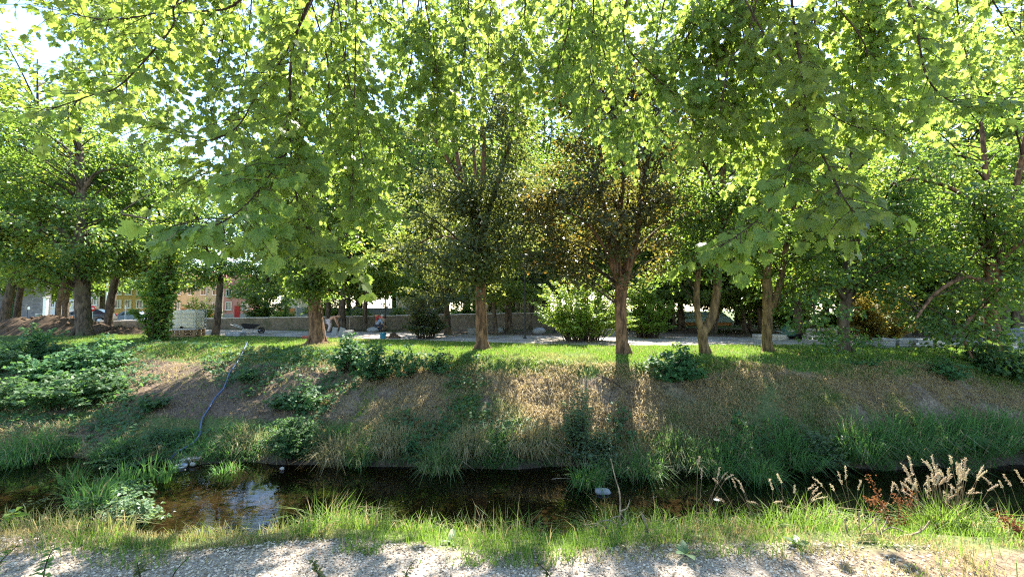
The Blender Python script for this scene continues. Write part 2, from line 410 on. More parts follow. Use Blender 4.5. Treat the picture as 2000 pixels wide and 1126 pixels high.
# ground: the colour of the surface itself comes with the mesh (what grows or lies there)
def ground_mat():
    t = NT('ground_surface')
    a = {k: t.n('ShaderNodeAttribute') for k in ('green', 'gravel', 'bed', 'bare')}
    for k, n in a.items(): n.attribute_name = k
    o = t.coords('Object')
    n1 = t.noise(3.2, 6, .7, o); n2 = t.noise(24, 4, .7, o); n3 = t.noise(70, 3, .6, o)
    straw = t.ramp(n2, [(.32, (.11, .075, .05)), (.5, (.27, .20, .13)), (.7, (.44, .34, .22))])
    soil = t.ramp(n2, [(.35, (.06, .042, .03)), (.6, (.16, .115, .08))])
    dry = t.mixc(t.ramp(n1, [(.4, (0, 0, 0)), (.62, (1, 1, 1))]), straw, soil)
    dry = t.mixc(a['bare'].outputs['Fac'], dry, soil)
    gr = t.ramp(n2, [(.3, (.03, .06, .014)), (.6, (.085, .15, .03)), (.8, (.17, .2, .06))])
    c = t.mixc(a['green'].outputs['Fac'], dry, gr)
    gv = t.ramp(n3, [(.3, (.14, .11, .085)), (.5, (.38, .32, .26)), (.7, (.58, .51, .43))])
    c = t.mixc(a['gravel'].outputs['Fac'], c, gv)
    bd = t.ramp(n2, [(.3, (.03, .023, .016)), (.5, (.085, .066, .046)), (.72, (.23, .175, .12))])
    c = t.mixc(a['bed'].outputs['Fac'], c, bd)
    h = t.math('ADD', t.math('MULTIPLY', n2, .6), t.math('MULTIPLY', n3, .4))
    return t.done(t.pbsdf(c, .95, .12, t.bump(h, .8, .04)))
M['ground'] = ground_mat()
def path_mat():
    t = NT('path_surface'); o = t.coords('Object')
    n1 = t.noise(.8, 5, .65, o); n2 = t.noise(20, 4, .7, o)
    c = t.ramp(n1, [(.35, (.22, .18, .15)), (.55, (.40, .36, .32)), (.75, (.52, .48, .44))])
    c = t.mixc(t.math('MULTIPLY', n2, .28), c, (.24, .19, .15))
    return t.done(t.pbsdf(c, .95, .15, t.bump(n2, .25, .02)))
M['path'] = path_mat()
def water_mat():
    t = NT('stream_water'); o = t.coords('Object', (1, 1.6, 1))
    n = t.noise(5.5, 3, .5, o, .4); n2 = t.noise(1.3, 2, .5, o)
    h = t.math('ADD', t.math('MULTIPLY', n, .35), n2)
    nm = t.bump(h, .06, .05)
    fr = t.n('ShaderNodeFresnel'); fr.inputs['IOR'].default_value = 1.33; t.l(nm, fr.inputs['Normal'])
    tp = t.n('ShaderNodeBsdfTransparent'); tp.inputs['Color'].default_value = (.44, .39, .29, 1)
    gl = t.n('ShaderNodeBsdfGlossy'); gl.inputs['Roughness'].default_value = .015; t.l(nm, gl.inputs['Normal'])
    mx = t.n('ShaderNodeMixShader'); t.l(t.math('ADD', fr.outputs[0], .02), mx.inputs[0]); t.l(tp.outputs[0], mx.inputs[1]); t.l(gl.outputs[0], mx.inputs[2])
    return t.done(mx)
M['water'] = water_mat()
def chip_mat():
    t = NT('gravel_chip')
    r = t.n('ShaderNodeNewGeometry').outputs['Random Per Island']
    c = t.ramp(r, [(0, (.14, .105, .07)), (.35, (.40, .33, .25)), (.7, (.58, .49, .38)), (.95, (.68, .59, .48)), (1, (.36, .20, .13))])
    return t.done(t.pbsdf(c, .85, .2))
M['chip'] = chip_mat()
def litter_mat():
    t = NT('leaf_litter')
    r = t.n('ShaderNodeNewGeometry').outputs['Random Per Island']
    c = t.ramp(r, [(0, (.07, .045, .03)), (.5, (.18, .12, .07)), (.85, (.30, .20, .11)), (1, (.40, .26, .10))])
    return t.done(t.pbsdf(c, .85, .2))
M['litter'] = litter_mat()
# ---------------------------------------------------------------- camera, light
cam = bpy.data.cameras.new('camera'); co = bpy.data.objects.new('camera', cam); COL.objects.link(co)
co.location = (0, 0, EYE); co.rotation_euler = (math.pi / 2 + PITCH, 0, 0)
cam.sensor_width = 36; cam.lens = F * 36 / 2000; cam.clip_end = 2000; cam.clip_start = .05
scene.camera = co
SUN_EL, SUN_AZ = 48.0, 13.0      # azimuth to the right of straight ahead
world = bpy.data.worlds.new('World'); scene.world = world; world.use_nodes = True
wt = world.node_tree; bg = wt.nodes.get('Background') or wt.nodes.new('ShaderNodeBackground')
sky = wt.nodes.new('ShaderNodeTexSky'); sky.sky_type = 'NISHITA'; sky.sun_disc = False
sky.sun_elevation = R(SUN_EL); sky.sun_rotation = R(SUN_AZ); sky.air_density = 1.0; sky.dust_density = .2; sky.ozone_density = 1.8
wt.links.new(sky.outputs['Color'], bg.inputs['Color']); bg.inputs['Strength'].default_value = .095
wo = wt.nodes.get('World Output') or wt.nodes.new('ShaderNodeOutputWorld'); wt.links.new(bg.outputs[0], wo.inputs['Surface'])
sl = bpy.data.lights.new('sun', 'SUN'); sl.energy = 4.2; sl.angle = R(.55); sl.color = (1, .95, .86)
so = bpy.data.objects.new('sun', sl); COL.objects.link(so); so.location = (8, 40, 45)
_d = Vector((math.sin(R(SUN_AZ)) * math.cos(R(SUN_EL)), math.cos(R(SUN_AZ)) * math.cos(R(SUN_EL)), math.sin(R(SUN_EL))))
so.rotation_euler = _d.to_track_quat('Z', 'Y').to_euler()
scene.view_settings.view_transform = 'Standard'; scene.view_settings.look = 'None'
scene.view_settings.exposure = 2.62; scene.view_settings.gamma = 1.0
scene.render.film_transparent = False
cy = scene.cycles
cy.max_bounces = 8; cy.diffuse_bounces = 4; cy.glossy_bounces = 3; cy.transmission_bounces = 6; cy.transparent_max_bounces = 8
cy.filter_width = 1.2; cy.sampling_pattern = 'TABULATED_SOBOL'; cy.sample_clamp_indirect = 6.0; cy.caustics_reflective = False; cy.caustics_refractive = False
try: cy.use_denoising = False
except Exception: pass

# ---------------------------------------------------------------- ground, path, water
def axis(*segs):
    out = []
    for a, b, st in segs: out.append(np.arange(a, b, st))
    return np.concatenate(out + [[segs[-1][1]]])
gx = axis((-160, -60, 5), (-60, -26, .6), (-26, 24, .16), (24, 60, .6), (60, 160, 5))
gy = axis((-25, 1.5, 1.5), (1.5, 24, .13), (24, 36, .6), (36, 80, 3), (80, 240, 10))
X, Y = np.meshgrid(gx, gy, indexing='ij')
Z = ground_z(X, Y)
nx_, ny_ = X.shape
i, j = np.meshgrid(np.arange(nx_ - 1), np.arange(ny_ - 1), indexing='ij')
Q = np.stack([i * ny_ + j, (i + 1) * ny_ + j, (i + 1) * ny_ + j + 1, i * ny_ + j + 1], -1).reshape(-1, 4)
def surf(x, y):
    yc, yt, yl = crest(x), toe(x), lip(x)
    s = (y - yt) / (yc - yt)
    nn = fbm(x * .35 + 4, y * .35)
    bed = ((y > 4.9) & (y < yt + .15)).astype(float)
    gravel = ss(.12, -.12, y - yl) * ss(3.2, 1.6, x + (nn - .5) * 3)
    green = np.zeros_like(x)
    green = np.where(s > .74 + (nn - .5) * .3, .95, green)                       # crest lawn
    green = np.where((s > .2) & (s < .74) , ss(.60, .76, nn + .22 * ss(-9, -18, x) + .06 * ss(8, 16, x)) * .7, green)
    green = np.where((s > -.02) & (s <= .25), np.maximum(green, .75 * ss(.4, .6, nn + .15)), green)
    beyond = y > yc + 3.6
    green = np.where(beyond, ss(.50, .62, nn) * .6 * ss(34, 31, y), green)
    green = np.where(y > 33, .75, green)
    near = (y <= 5.2) & (y > yl)
    green = np.where(near, .7, green)
    bare = np.where(beyond, .35, 0) + np.where((s > .1) & (s < .85), ss(-3.5, -9, x) * .85 * ss(-21, -15, x), 0)
    return green, gravel, bed, bare
a_green, a_gravel, a_bed, a_bare = surf(X, Y)
gb = MB(); gb.add(np.stack([X, Y, Z], -1), Q, 0, True, green=a_green.ravel(), gravel=a_gravel.ravel(), bed=a_bed.ravel(), bare=a_bare.ravel())
tag(gb.build('ground', M['ground']), kind='structure')

# path through the park: a sheet just above the ground
px_ = np.linspace(-60, 60, 121)
near_e = crest(px_) + 4.3 + (vnoise(px_ * .6, px_ * 0 + 1.5) - .5) * .35 + np.interp(px_, [-12, 5, 14], [.9, .5, -.6])
far_e = near_e + np.interp(px_, [-30, 0, 14], [4.2, 5.6, 5.2]) + (vnoise(px_ * .5, px_ * 0 + 7.5) - .5) * 1.2
vv = []
for k in range(6):
    yy = near_e + (far_e - near_e) * k / 5
    vv.append(np.stack([px_, yy, ground_z(px_, yy) + .012 + .025 * math.sin(math.pi * k / 5)], -1))
vv = np.stack(vv, 1).reshape(-1, 3)
i, j = np.meshgrid(np.arange(120), np.arange(5), indexing='ij')
pb = MB(); pb.add(vv, np.stack([i * 6 + j, (i + 1) * 6 + j, (i + 1) * 6 + j + 1, i * 6 + j + 1], -1).reshape(-1, 4), 0)
tag(pb.build('path', M['path']), kind='structure')

wx = np.linspace(-70, 70, 40); wy = np.linspace(4.2, 13.5, 12)
X, Y = np.meshgrid(wx, wy, indexing='ij'); i, j = np.meshgrid(np.arange(39), np.arange(11), indexing='ij')
wb = MB(); wb.add(np.stack([X, Y, X * 0 + WATER], -1), np.stack([i * 12 + j, (i + 1) * 12 + j, (i + 1) * 12 + j + 1, i * 12 + j + 1], -1).reshape(-1, 4), 0)
tag(wb.build('water', M['water']), kind='structure')
# ---------------------------------------------------------------- trees
def crown_mesh(mb, stems, ells, n_bough, leaf_n, leaf_L, seed, spray=.55, k_up=.55, droop=.35, flat=.22, mat=0, wood=1, out_only=.35):
    """stems: list of (pts, radii) in world space; ells: list of (centre, (rx,ry,rz), weight)"""
    r = np.random.default_rng(seed)
    SP = np.concatenate([np.stack([np.interp(np.linspace(0, len(p) - 1, 40), np.arange(len(p)), p[:, a]) for a in range(3)], -1) for p, _ in stems])
    wts = np.array([e[2] for e in ells], float); wts /= wts.sum()
    C, D, N, L = [], [], [], []
    for b in range(n_bough):
        ce, ra, _ = ells[r.choice(len(ells), p=wts)]
        d = nrm(r.normal(size=3)); rad = (out_only + (1 - out_only) * r.random()) ** (1 / 2.2)
        T = np.asarray(ce) + d * np.asarray(ra) * rad
        dh = np.linalg.norm((SP - T)[:, :2], axis=1); za = SP[:, 2]
        cost = dh * 1.0 + np.abs(za - (T[2] - k_up * dh)) * 1.6
        A = SP[np.argmin(cost + r.random(len(SP)) * 1.1)]
        ln = np.linalg.norm(T - A); 
        ctrl = A + (T - A) * .5 + np.array((0, 0, .16 * ln)) + r.normal(size=3) * .08 * ln
        t = np.linspace(0, 1, 7)[:, None]
        P = (1 - t) ** 2 * A + 2 * t * (1 - t) * ctrl + t * t * T
        r0 = .007 + .009 * ln
        mb.tube(P, np.linspace(r0, .008, 7), 5, wood, cap=False)
        out = nrm(np.array((T[0] - ce[0], T[1] - ce[1], 0)) + 1e-3)
        ns = max(3, int(3 + ln * 1.7))
        for s in range(ns):
            u = .30 + .70 * r.random() ** .8
            q = (1 - u) ** 2 * A + 2 * u * (1 - u) * ctrl + u * u * T
            az = r.random() * 2 * np.pi
            td = nrm(np.array((np.cos(az), np.sin(az), r.normal() * .25)) + out * .7)
            tl = (.5 + .8 * r.random()) * spray * 1.5
            tw = q + td * tl + np.array((0, 0, -.12 * tl))
            mb.tube(np.array([q, q + td * tl * .5 + (0, 0, .03), tw]), [.009, .006, .003], 3, wood, cap=False)
            m = max(4, int(leaf_n * (.6 + .8 * r.random())))
            uu = r.random(m) ** .7
            cpos = q + (tw - q) * uu[:, None] + r.normal(size=(m, 3)) * np.array((spray * .42, spray * .42, spray * flat))
            C.append(cpos)
            dd = nrm(cpos - q + 1e-4) * .6 + td * .5 + r.normal(size=(m, 3)) * .45 + np.array((0, 0, -droop)); D.append(dd)
            nn = np.array((0, 0, 1.)) + r.normal(size=(m, 3)) * .55 + out * .3; N.append(nn)
            L.append(leaf_L * (.65 + .7 * r.random(m)))
    C = np.concatenate(C); D = np.concatenate(D); N = np.concatenate(N); L = np.concatenate(L)
    mb.cards(C, D, N, L, L * .82, mat)
    return len(C)

def px_stem(spec, Y):
    """[(px, py, radius px, depth shift)] -> world polyline and radii, smoothed"""
    P = np.array([W(a[0], a[1], Y + (a[3] if len(a) > 3 else 0)) for a in spec]); rr = np.array([a[2] for a in spec]) / F * Y
    n = (len(P) - 1) * 4 + 1; t = np.linspace(0, len(P) - 1, n)
    # Catmull-Rom
    Q = []
    for u in t:
        k = min(int(u), len(P) - 2); f = u - k
        p0, p1, p2, p3 = P[max(k - 1, 0)], P[k], P[k + 1], P[min(k + 2, len(P) - 1)]
        Q.append(.5 * (2 * p1 + (p2 - p0) * f + (2 * p0 - 5 * p1 + 4 * p2 - p3) * f * f + (3 * p1 - p0 - 3 * p2 + p3) * f ** 3))
    return np.array(Q), np.interp(t, np.arange(len(P)), rr)
def px_ell(e, Y):
    px, py, rx, rz, ry, dY, w = e
    return (W(px, py, Y + dY), (rx / F * Y, ry, rz / F * Y), w)

def big_tree(name, label, base_py, base_px, Y, trunk, limbs, ells, leaf, bark, seed, n_bough=70, leaf_n=26, leaf_L=.15, spray=.55, cat='tree', group=None, foot=1.25, **kw):
    b = G(base_px, Y)
    root = thing(name, b, label, cat, group)
    T, r = px_stem(trunk, Y)
    # run the foot of the trunk into the ground with a root flare
    foot_z = b[2] - .12
    T = np.vstack([[T[0][0], T[0][1], foot_z], [T[0][0], T[0][1], b[2] + .07], T[1:]]) if T[0][2] > foot_z else T
    r = np.concatenate([[r[0] * foot, r[0] * 1.18], r[1:]]) if len(r) < len(T) else r
    m = MB(); m.tube(T, r, 14, 0, wob=.16)
    # buttress roots
    for k in range(5):
        a = k * 1.256 + seed; d = np.array((math.cos(a), math.sin(a), 0))
        q = b + d * r[0] * 1.45; q[2] = gz(q[0], q[1]) - .05
        m.tube(np.array([b + d * r[1] * .5 + (0, 0, r[0] * 1.3), b + d * r[0] * .85 + (0, 0, r[0] * .22), q]), [r[0] * .16, r[0] * .2, r[0] * .08], 6, 0, wob=.2)
    m.build('trunk', M[bark], root, loc=b)
    stems = [(T[len(T) // 3:], r)]
    for lb in limbs:
        P, rr = px_stem(lb, Y)
        m = MB(); m.tube(P, rr, 9, 0, wob=.14); m.build('limb', M[bark], root, loc=b); stems.append((P, rr))
    m = MB()
    n = crown_mesh(m, stems, [px_ell(e, Y) for e in ells], n_bough, leaf_n, leaf_L, seed, spray, **kw)
    c = m.build('crown', [M[leaf], M['twig']], root, loc=b)
    for ch in root.children: ch.location = (0, 0, 0)
    return root

BIG = []
BIG.append(big_tree('maple_tree', 'large tree with thick grey-brown trunk and wide horizontal limbs beside the soil mound', 655, 165, 23.6,
    [(165, 656, 15), (164, 635, 13), (162, 600, 12.5), (160, 540, 12), (158, 480, 11), (160, 400, 8), (157, 330, 7), (152, 260, 5), (156, 160, 3)],
    [[(157, 500, 6), (140, 470, 5, -.4), (110, 445, 4, -.9), (60, 452, 2.5, -1.5), (10, 440, 1.5, -2)],
     [(158, 520, 5), (130, 492, 4, .6), (98, 462, 3, 1), (70, 430, 2, 1.4)],
     [(160, 470, 5), (178, 440, 4, -.4), (208, 424, 3, -.8), (250, 420, 2, -1.2), (300, 432, 1.2, -1.5)],
     [(159, 380, 4), (185, 340, 3), (220, 330, 2.2, .4), (262, 322, 1.4, 1)],
     [(157, 330, 4), (130, 290, 3, .4), (100, 270, 2, .8)]],
    [(150, 330, 185, 130, 4.6, 0, 3.0), (130, 460, 190, 70, 4.6, -.6, 2.2), (60, 330, 90, 110, 4, 0, 1.0)],
    'leaf', 'bark2', 101, 125, 26, .17, .62, foot=1.2))
BIG.append(big_tree('maple_tree', 'tree with stout reddish-brown trunk and dark leaves hugging it, nearest the leaning slabs', 671, 621, 18.9,
    [(621, 672, 16), (619, 645, 14.5), (616, 610, 13), (613, 560, 11.5), (609, 500, 10), (604, 430, 9), (598, 370, 8), (594, 320, 6), (588, 250, 4), (592, 150, 2)],
    [[(603, 420, 6), (618, 360, 5, .3), (640, 300, 4, .6), (668, 240, 2.5, 1)], [(600, 390, 5), (575, 340, 4, -.4), (545, 300, 2.5, -.8)],
     [(611, 520, 4), (640, 480, 3, -.5), (690, 455, 1.6, -1)], [(611, 530, 4), (580, 500, 3, -.4), (530, 492, 1.6, -.8)]],
    [(600, 270, 175, 170, 3, -.6, 3), (590, 500, 95, 52, 2.0, -.8, 1.2), (640, 420, 140, 90, 2.6, -.4, 1.4), (612, 560, 40, 40, 1.1, -.3, .6)],
    'leaf', 'bark', 102, 125, 25, .15, .5))
BIG.append(big_tree('maple_tree', 'straight-trunked tree with dusky grey-green leaves standing alone at the centre of the bank', 684, 941, 16.3,
    [(942, 685, 13.5), (941, 655, 11.5), (939, 600, 10.5), (938, 540, 10), (938, 480, 9.5), (940, 430, 8), (943, 360, 6), (945, 280, 4.5), (940, 200, 3.5), (938, 90, 2)],
    [[(938, 475, 7), (918, 410, 6, .3), (898, 330, 5, .5), (885, 260, 3.5, .7), (872, 170, 2, 1)],
     [(939, 460, 6), (962, 390, 5, -.3), (984, 320, 4, -.5), (1005, 250, 2.5, -.7)],
     [(938, 440, 5), (915, 380, 4, -.6), (880, 320, 3, -1.2), (850, 275, 2, -1.6)],
     [(938, 500, 4), (905, 470, 3, .5), (850, 462, 2, 1), (810, 480, 1.2, 1.4)],
     [(938, 510, 4), (975, 480, 3, .5), (1020, 470, 2, .8)],
     [(940, 420, 4), (928, 330, 3.5, .6), (922, 240, 2.5, 1)]],
    [(930, 300, 150, 190, 2.7, -.5, 2.8), (945, 130, 125, 130, 2.6, -.4, 1.6), (860, 440, 125, 110, 2.3, -.6, 1.7), (1005, 430, 85, 110, 2.0, -.3, 1.2), (925, 500, 95, 55, 1.8, -.7, .8)],
    'dusk', 'bark', 103, 165, 28, .125, .5, out_only=.25))
BIG.append(big_tree('maple_tree', 'copper-leaved tree whose trunk forks into upright limbs beside the bright bush', 694, 1216, 14.6,
    [(1217, 695, 14), (1214, 660, 11.5), (1212, 610, 11), (1213, 565, 11.5), (1212, 545, 11)],
    [[(1208, 552, 8), (1196, 515, 6.5), (1188, 470, 5.5, .2), (1181, 400, 5, .4), (1176, 330, 4, .6), (1165, 230, 2.5, 1)],
     [(1210, 550, 7), (1206, 510, 6), (1206, 470, 5.5), (1211, 410, 5), (1217, 340, 4), (1216, 220, 2.5)],
     [(1220, 552, 8), (1231, 510, 7), (1243, 460, 6.5, -.2), (1250, 400, 6, -.3), (1258, 330, 5, -.4), (1266, 220, 3, -.6)],
     [(1217, 545, 5), (1224, 480, 3.6, .4), (1225, 410, 3.2, .6), (1230, 330, 2.4, .9)],
     [(1228, 525, 5), (1250, 485, 3.6, .5), (1285, 448, 2.8, .9), (1330, 425, 1.6, 1.3)],
     [(1198, 520, 4), (1172, 470, 3, -.4), (1140, 430, 2.2, -.8), (1105, 415, 1.2, -1)]],
    [(1200, 290, 170, 170, 2.7, -.4, 2.4), (1180, 120, 140, 130, 2.5, -.2, 1.6), (1130, 430, 125, 110, 2.2, -.4, 1.4), (1275, 420, 105, 110, 2.0, 0, 1.1), (1200, 420, 60, 60, 1.8, .3, .6)],
    'copper', 'bark', 104, 165, 28, .12, .46, out_only=.25))
BIG.append(big_tree('maple_tree', 'olive-barked tree whose low fork bows out into one thick leaning stem and one thin stem', 694, 1375, 14.7,
    [(1377, 695, 10.5), (1374, 670, 9), (1372, 650, 9.5), (1376, 638, 10)],
    [[(1376, 645, 9.5), (1390, 620, 8), (1398, 585, 7.5), (1402, 540, 7.5), (1406, 470, 7), (1411, 390, 6), (1414, 300, 4.5), (1422, 180, 3)],
     [(1371, 645, 7), (1363, 615, 6), (1361, 570, 5.5), (1366, 510, 5, .3), (1374, 440, 4, .6), (1372, 350, 2.5, 1)],
     [(1406, 460, 4), (1430, 410, 3, -.4), (1462, 380, 2, -.8)], [(1409, 400, 4), (1385, 340, 3, .5), (1360, 300, 2, .9)]],
    [(1405, 290, 115, 150, 2.5, -.4, 2), (1420, 430, 95, 80, 2.2, -.1, 1.2), (1355, 500, 60, 60, 1.8, .6, .7)],
    'leaf', 'bark3', 105, 80, 26, .13, .5))
BIG.append(big_tree('maple_tree', 'tree with narrow straight trunk and one side limb rising steeply from its shoulder', 688, 1498, 15.4,
    [(1499, 689, 10), (1498, 660, 9), (1499, 615, 9), (1499, 570, 8.5), (1497, 530, 8.5), (1500, 480, 7), (1506, 400, 5.5), (1504, 300, 4), (1508, 180, 2.5)],
    [[(1503, 612, 7), (1518, 572, 6, -.1), (1527, 535, 6, -.1), (1536, 480, 5, -.2), (1552, 400, 3.5, -.4), (1565, 300, 2, -.5)],
     [(1499, 500, 4), (1475, 450, 3, .4), (1445, 420, 2, .9)], [(1504, 430, 4), (1530, 360, 3, .6), (1560, 320, 2, 1)]],
    [(1515, 310, 125, 160, 3.2, 0, 2), (1500, 470, 100, 65, 2.6, -.3, 1.2), (1560, 540, 62, 50, 1.8, .2, .7)],
    'leaf', 'bark3', 106, 72, 26, .135, .5))
BIG.append(big_tree('maple_tree', 'shaded tree whose leafy lower boughs hang down over the grass edge', 690, 1650, 15.6,
    [(1650, 691, 11), (1648, 660, 10), (1648, 620, 9.5), (1654, 560, 9.5), (1658, 500, 8.5), (1656, 420, 7), (1662, 320, 5), (1668, 180, 3)],
    [[(1652, 590, 5), (1632, 560, 4, -.5), (1605, 560, 3, -1), (1590, 600, 2, -1.2), (1596, 650, 1.2, -1.3)],
     [(1656, 500, 5), (1690, 450, 4, -.4), (1740, 400, 3, -.8), (1790, 380, 1.6, -1)],
     [(1657, 460, 5), (1640, 390, 4, .6), (1625, 310, 2.5, 1)]],
    [(1665, 320, 130, 150, 3.4, 0, 2), (1720, 470, 110, 70, 2.8, .2, 1.3), (1590, 575, 55, 62, 1.3, -1, .5), (1612, 650, 38, 36, .9, -1.2, .25)],
    'leaf', 'bark2', 107, 70, 26, .14, .5, droop=.6))
BIG.append(big_tree('maple_tree', 'broad tree with forked brown trunk whose long boughs sweep low across the concrete stacks', 692, 1945, 15.0,
    [(1948, 693, 13), (1941, 665, 12), (1937, 630, 11.5), (1935, 590, 11.5), (1938, 545, 12.5), (1940, 520, 12)],
    [[(1936, 535, 9), (1934, 480, 7.5), (1932, 430, 6.5, .2), (1925, 340, 5, .4), (1915, 220, 3, .8)],
     [(1943, 535, 9), (1956, 485, 7.5), (1968, 430, 6, -.2), (1990, 340, 4.5, -.4), (2010, 220, 3, -.6)],
     [(1946, 520, 5), (1985, 480, 4, -.4), (2050, 440, 2.5, -.8)],
     [(1936, 560, 5), (1890, 540, 4.2, -.6), (1830, 570, 3, -1.3), (1790, 620, 2, -1.8)],
     [(1936, 600, 4.5), (1905, 610, 3.6, -.8), (1880, 650, 2.6, -1.4), (1900, 700, 1.4, -1.8)],
     [(1934, 440, 5), (1880, 380, 4, -.4), (1800, 350, 2.8, -.8), (1740, 360, 1.6, -1.2)]],
    [(1930, 320, 190, 170, 3.6, 0, 2.6), (1810, 430, 120, 70, 2.8, -.4, 1.2), (1830, 560, 110, 60, 1.8, -1.2, .9), (1885, 655, 62, 40, 1.1, -1.5, .35), (2010, 470, 90, 80, 2.6, 0, .9)],
    'leaf', 'bark', 108, 105, 27, .14, .52, droop=.6))

# second row: own trunk each, crowns shared between trees of a kind
def generic_crown(seed, leaf, h0=3.4, h1=12.5, rad=3.8, n_bough=100, leaf_n=19, leaf_L=.20, spray=.6):
    m = MB(); lead = np.array([(0, 0, h0), (.15, .1, (h0 + h1) / 2), (0, 0, h1)])
    side = [np.array([(0, 0, h0 + .2), (.9 * math.cos(a), .9 * math.sin(a), h0 + 2.2), (1.7 * math.cos(a), 1.7 * math.sin(a), h0 + 5)]) for a in (seed, seed + 2.2, seed + 4.1)]
    m.tube(lead, [.13, .09, .02], 7, 1)
    for s in side: m.tube(s, [.09, .07, .02], 6, 1)
    st = [(lead, 0)] + [(s, 0) for s in side]
    el = [((0, 0, (h0 + h1) / 2 + 1), (rad, rad, (h1 - h0) / 2), 3), ((.6, .2, h0 + .7), (rad * 1.05, rad * 1.05, 1.3), 1.2)]
    crown_mesh(m, st, el, n_bough, leaf_n, leaf_L, seed, spray)
    ob = m.build('crown', [M[leaf], M['twig']]); me = ob.data; bpy.data.objects.remove(ob); return me
GEN = {'a': generic_crown(21, 'leaf'), 'b': generic_crown(22, 'leafy', 3.0, 11.5, 4.2), 'c': generic_crown(23, 'leafy', 2.4, 9.0, 3.2, 60), 'd': generic_crown(24, 'dusk', 3.2, 12, 3.8)}
def row_tree(label, base_px, base_py, spec, kind, bark='bark2', group=None, Y=None, sc=1.0, seed=0, name='park_tree', h0=None, rot=None):
    Y = Y or GY(base_py)
    b = G(base_px, Y); root = thing(name, b, label, 'tree', group)
    P, rr = px_stem(spec, Y)
    P[0][2] = b[2] - .1
    rr[0] *= 1.5
    m = MB(); m.tube(P, rr, 9, 0, wob=.15)
    o = m.build('trunk', M[bark], root, loc=b); o.location = (0, 0, 0)
    c = bpy.data.objects.new('crown', GEN[kind]); COL.objects.link(c); c.parent = root
    h = {'a': 3.4, 'b': 3.0, 'c': 2.4, 'd': 3.2}[kind]
    top = P[-1] - b
    s = sc
    c.scale = (s, s, s); c.location = (top[0], top[1], top[2] - h * s - .12); c.rotation_euler = (0, 0, rot if rot is not None else random.random() * 6.28)
    return root
row_tree('slanting dark tree at the left picture edge in front of the tall stone wall', 6, 643, [(6, 643, 8), (12, 600, 7), (25, 550, 6.5), (38, 505, 5.5)], 'a', Y=30)
row_tree('thin crooked tree standing before the stone steps', 116, 634, [(116, 636, 5), (113, 605, 4.5), (121, 565, 4.5), (126, 525, 4)], 'b', Y=31)
row_tree('short dark tree between the crooked tree and the thick grey-brown trunk', 130, 634, [(129, 637, 5), (128, 600, 5), (131, 560, 4)], 'a', Y=33)
row_tree('leaning tree with pale edge of bark in front of the parked blue car', 212, 645, [(211, 647, 7.5), (214, 605, 7), (222, 560, 6.5), (235, 515, 5)], 'b', Y=28.5)
row_tree('dark two-stemmed tree just behind the leaf-clad young tree', 300, 644, [(300, 646, 7), (296, 610, 6.5), (300, 570, 6), (308, 525, 5)], 'a', Y=28, sc=.85)
row_tree('tree with flared foot between the caged water tank and the grey paver stack', 424, 655, [(420, 657, 8), (424, 630, 6.5), (428, 590, 6), (431, 540, 5)], 'a', Y=24.5, sc=.66)
row_tree('slim tree half hidden right behind the stout reddish-brown trunk', 641, 640, [(640, 643, 5), (641, 600, 4.5), (643, 560, 3.5)], 'c', Y=30)
row_tree('upright grey tree behind the leaning slabs in front of the low wall', 669, 643, [(669, 645, 7.5), (668, 600, 6.5), (672, 560, 6), (676, 520, 4)], 'b', Y=28.5, sc=.8)
row_tree('slim straight tree beside the two workers at the wall', 712, 643, [(713, 645, 5), (713, 605, 4.5), (716, 565, 4)], 'c', Y=29.5)
row_tree('short dark-footed tree behind the multi-stemmed olive shrub', 875, 655, [(875, 657, 8), (873, 625, 6.5), (872, 585, 5)], 'd', Y=25, sc=.66)
row_tree('small slender tree just beside the central straight trunk', 968, 655, [(969, 656, 5.5), (966, 620, 4), (963, 585, 3.5)], 'c', Y=25, sc=.8)
row_tree('grey tree whose trunk opens into a narrow fork before the rubble wall', 994, 648, [(995, 650, 8), (993, 615, 7), (996, 580, 5), (1000, 545, 4)], 'd', 'bark2', Y=27, sc=.75)
row_tree('slender dark tree behind the thin black lamp post', 1036, 642, [(1036, 643, 6), (1038, 600, 6), (1042, 560, 4.5)], 'a', Y=31)
row_tree('dark tree in deep shade behind the pale-leaved bush at the copper tree', 1268, 645, [(1268, 646, 6), (1267, 600, 5), (1270, 560, 4)], 'b', Y=30, sc=.85)
row_tree('stocky tree standing in front of the green-roofed hall', 1331, 646, [(1331, 647, 7.5), (1330, 615, 6.5), (1328, 580, 5)], 'b', Y=29.5)
row_tree('thin pole-like tree just left of the stocky tree at the hall', 1317, 648, [(1317, 649, 3), (1316, 615, 2.6), (1315, 585, 2)], 'c', Y=28.5, sc=.8)
row_tree('dark tree behind the bowed olive stem at the timber shed', 1392, 655, [(1392, 656, 8), (1396, 625, 7), (1400, 585, 6)], 'b', Y=26, sc=.7)
row_tree('left one of the close pair of dark trees beyond the path', 1457, 652, [(1457, 653, 5.5), (1452, 620, 4.5), (1450, 590, 4)], 'b', Y=26.5, sc=.72)
row_tree('right one of the close pair of dark trees beyond the path', 1466, 648, [(1466, 650, 4.5), (1464, 620, 4), (1466, 590, 3.5)], 'b', Y=28)
row_tree('dark tree half covered by the narrow straight trunk with a side limb', 1486, 654, [(1486, 656, 5), (1484, 625, 4.5), (1482, 590, 4)], 'b', Y=26, sc=.72)
row_tree('thick shaded tree with leaves round its foot between the pale slab stacks', 1561, 660, [(1561, 662, 8.5), (1558, 620, 8), (1556, 580, 7), (1560, 530, 5)], 'b', Y=21.5, sc=.85)
row_tree('dark tree directly behind the grey block stacks, the left of two', 1770, 655, [(1770, 656, 6.5), (1768, 620, 6), (1770, 585, 5)], 'b', Y=24)
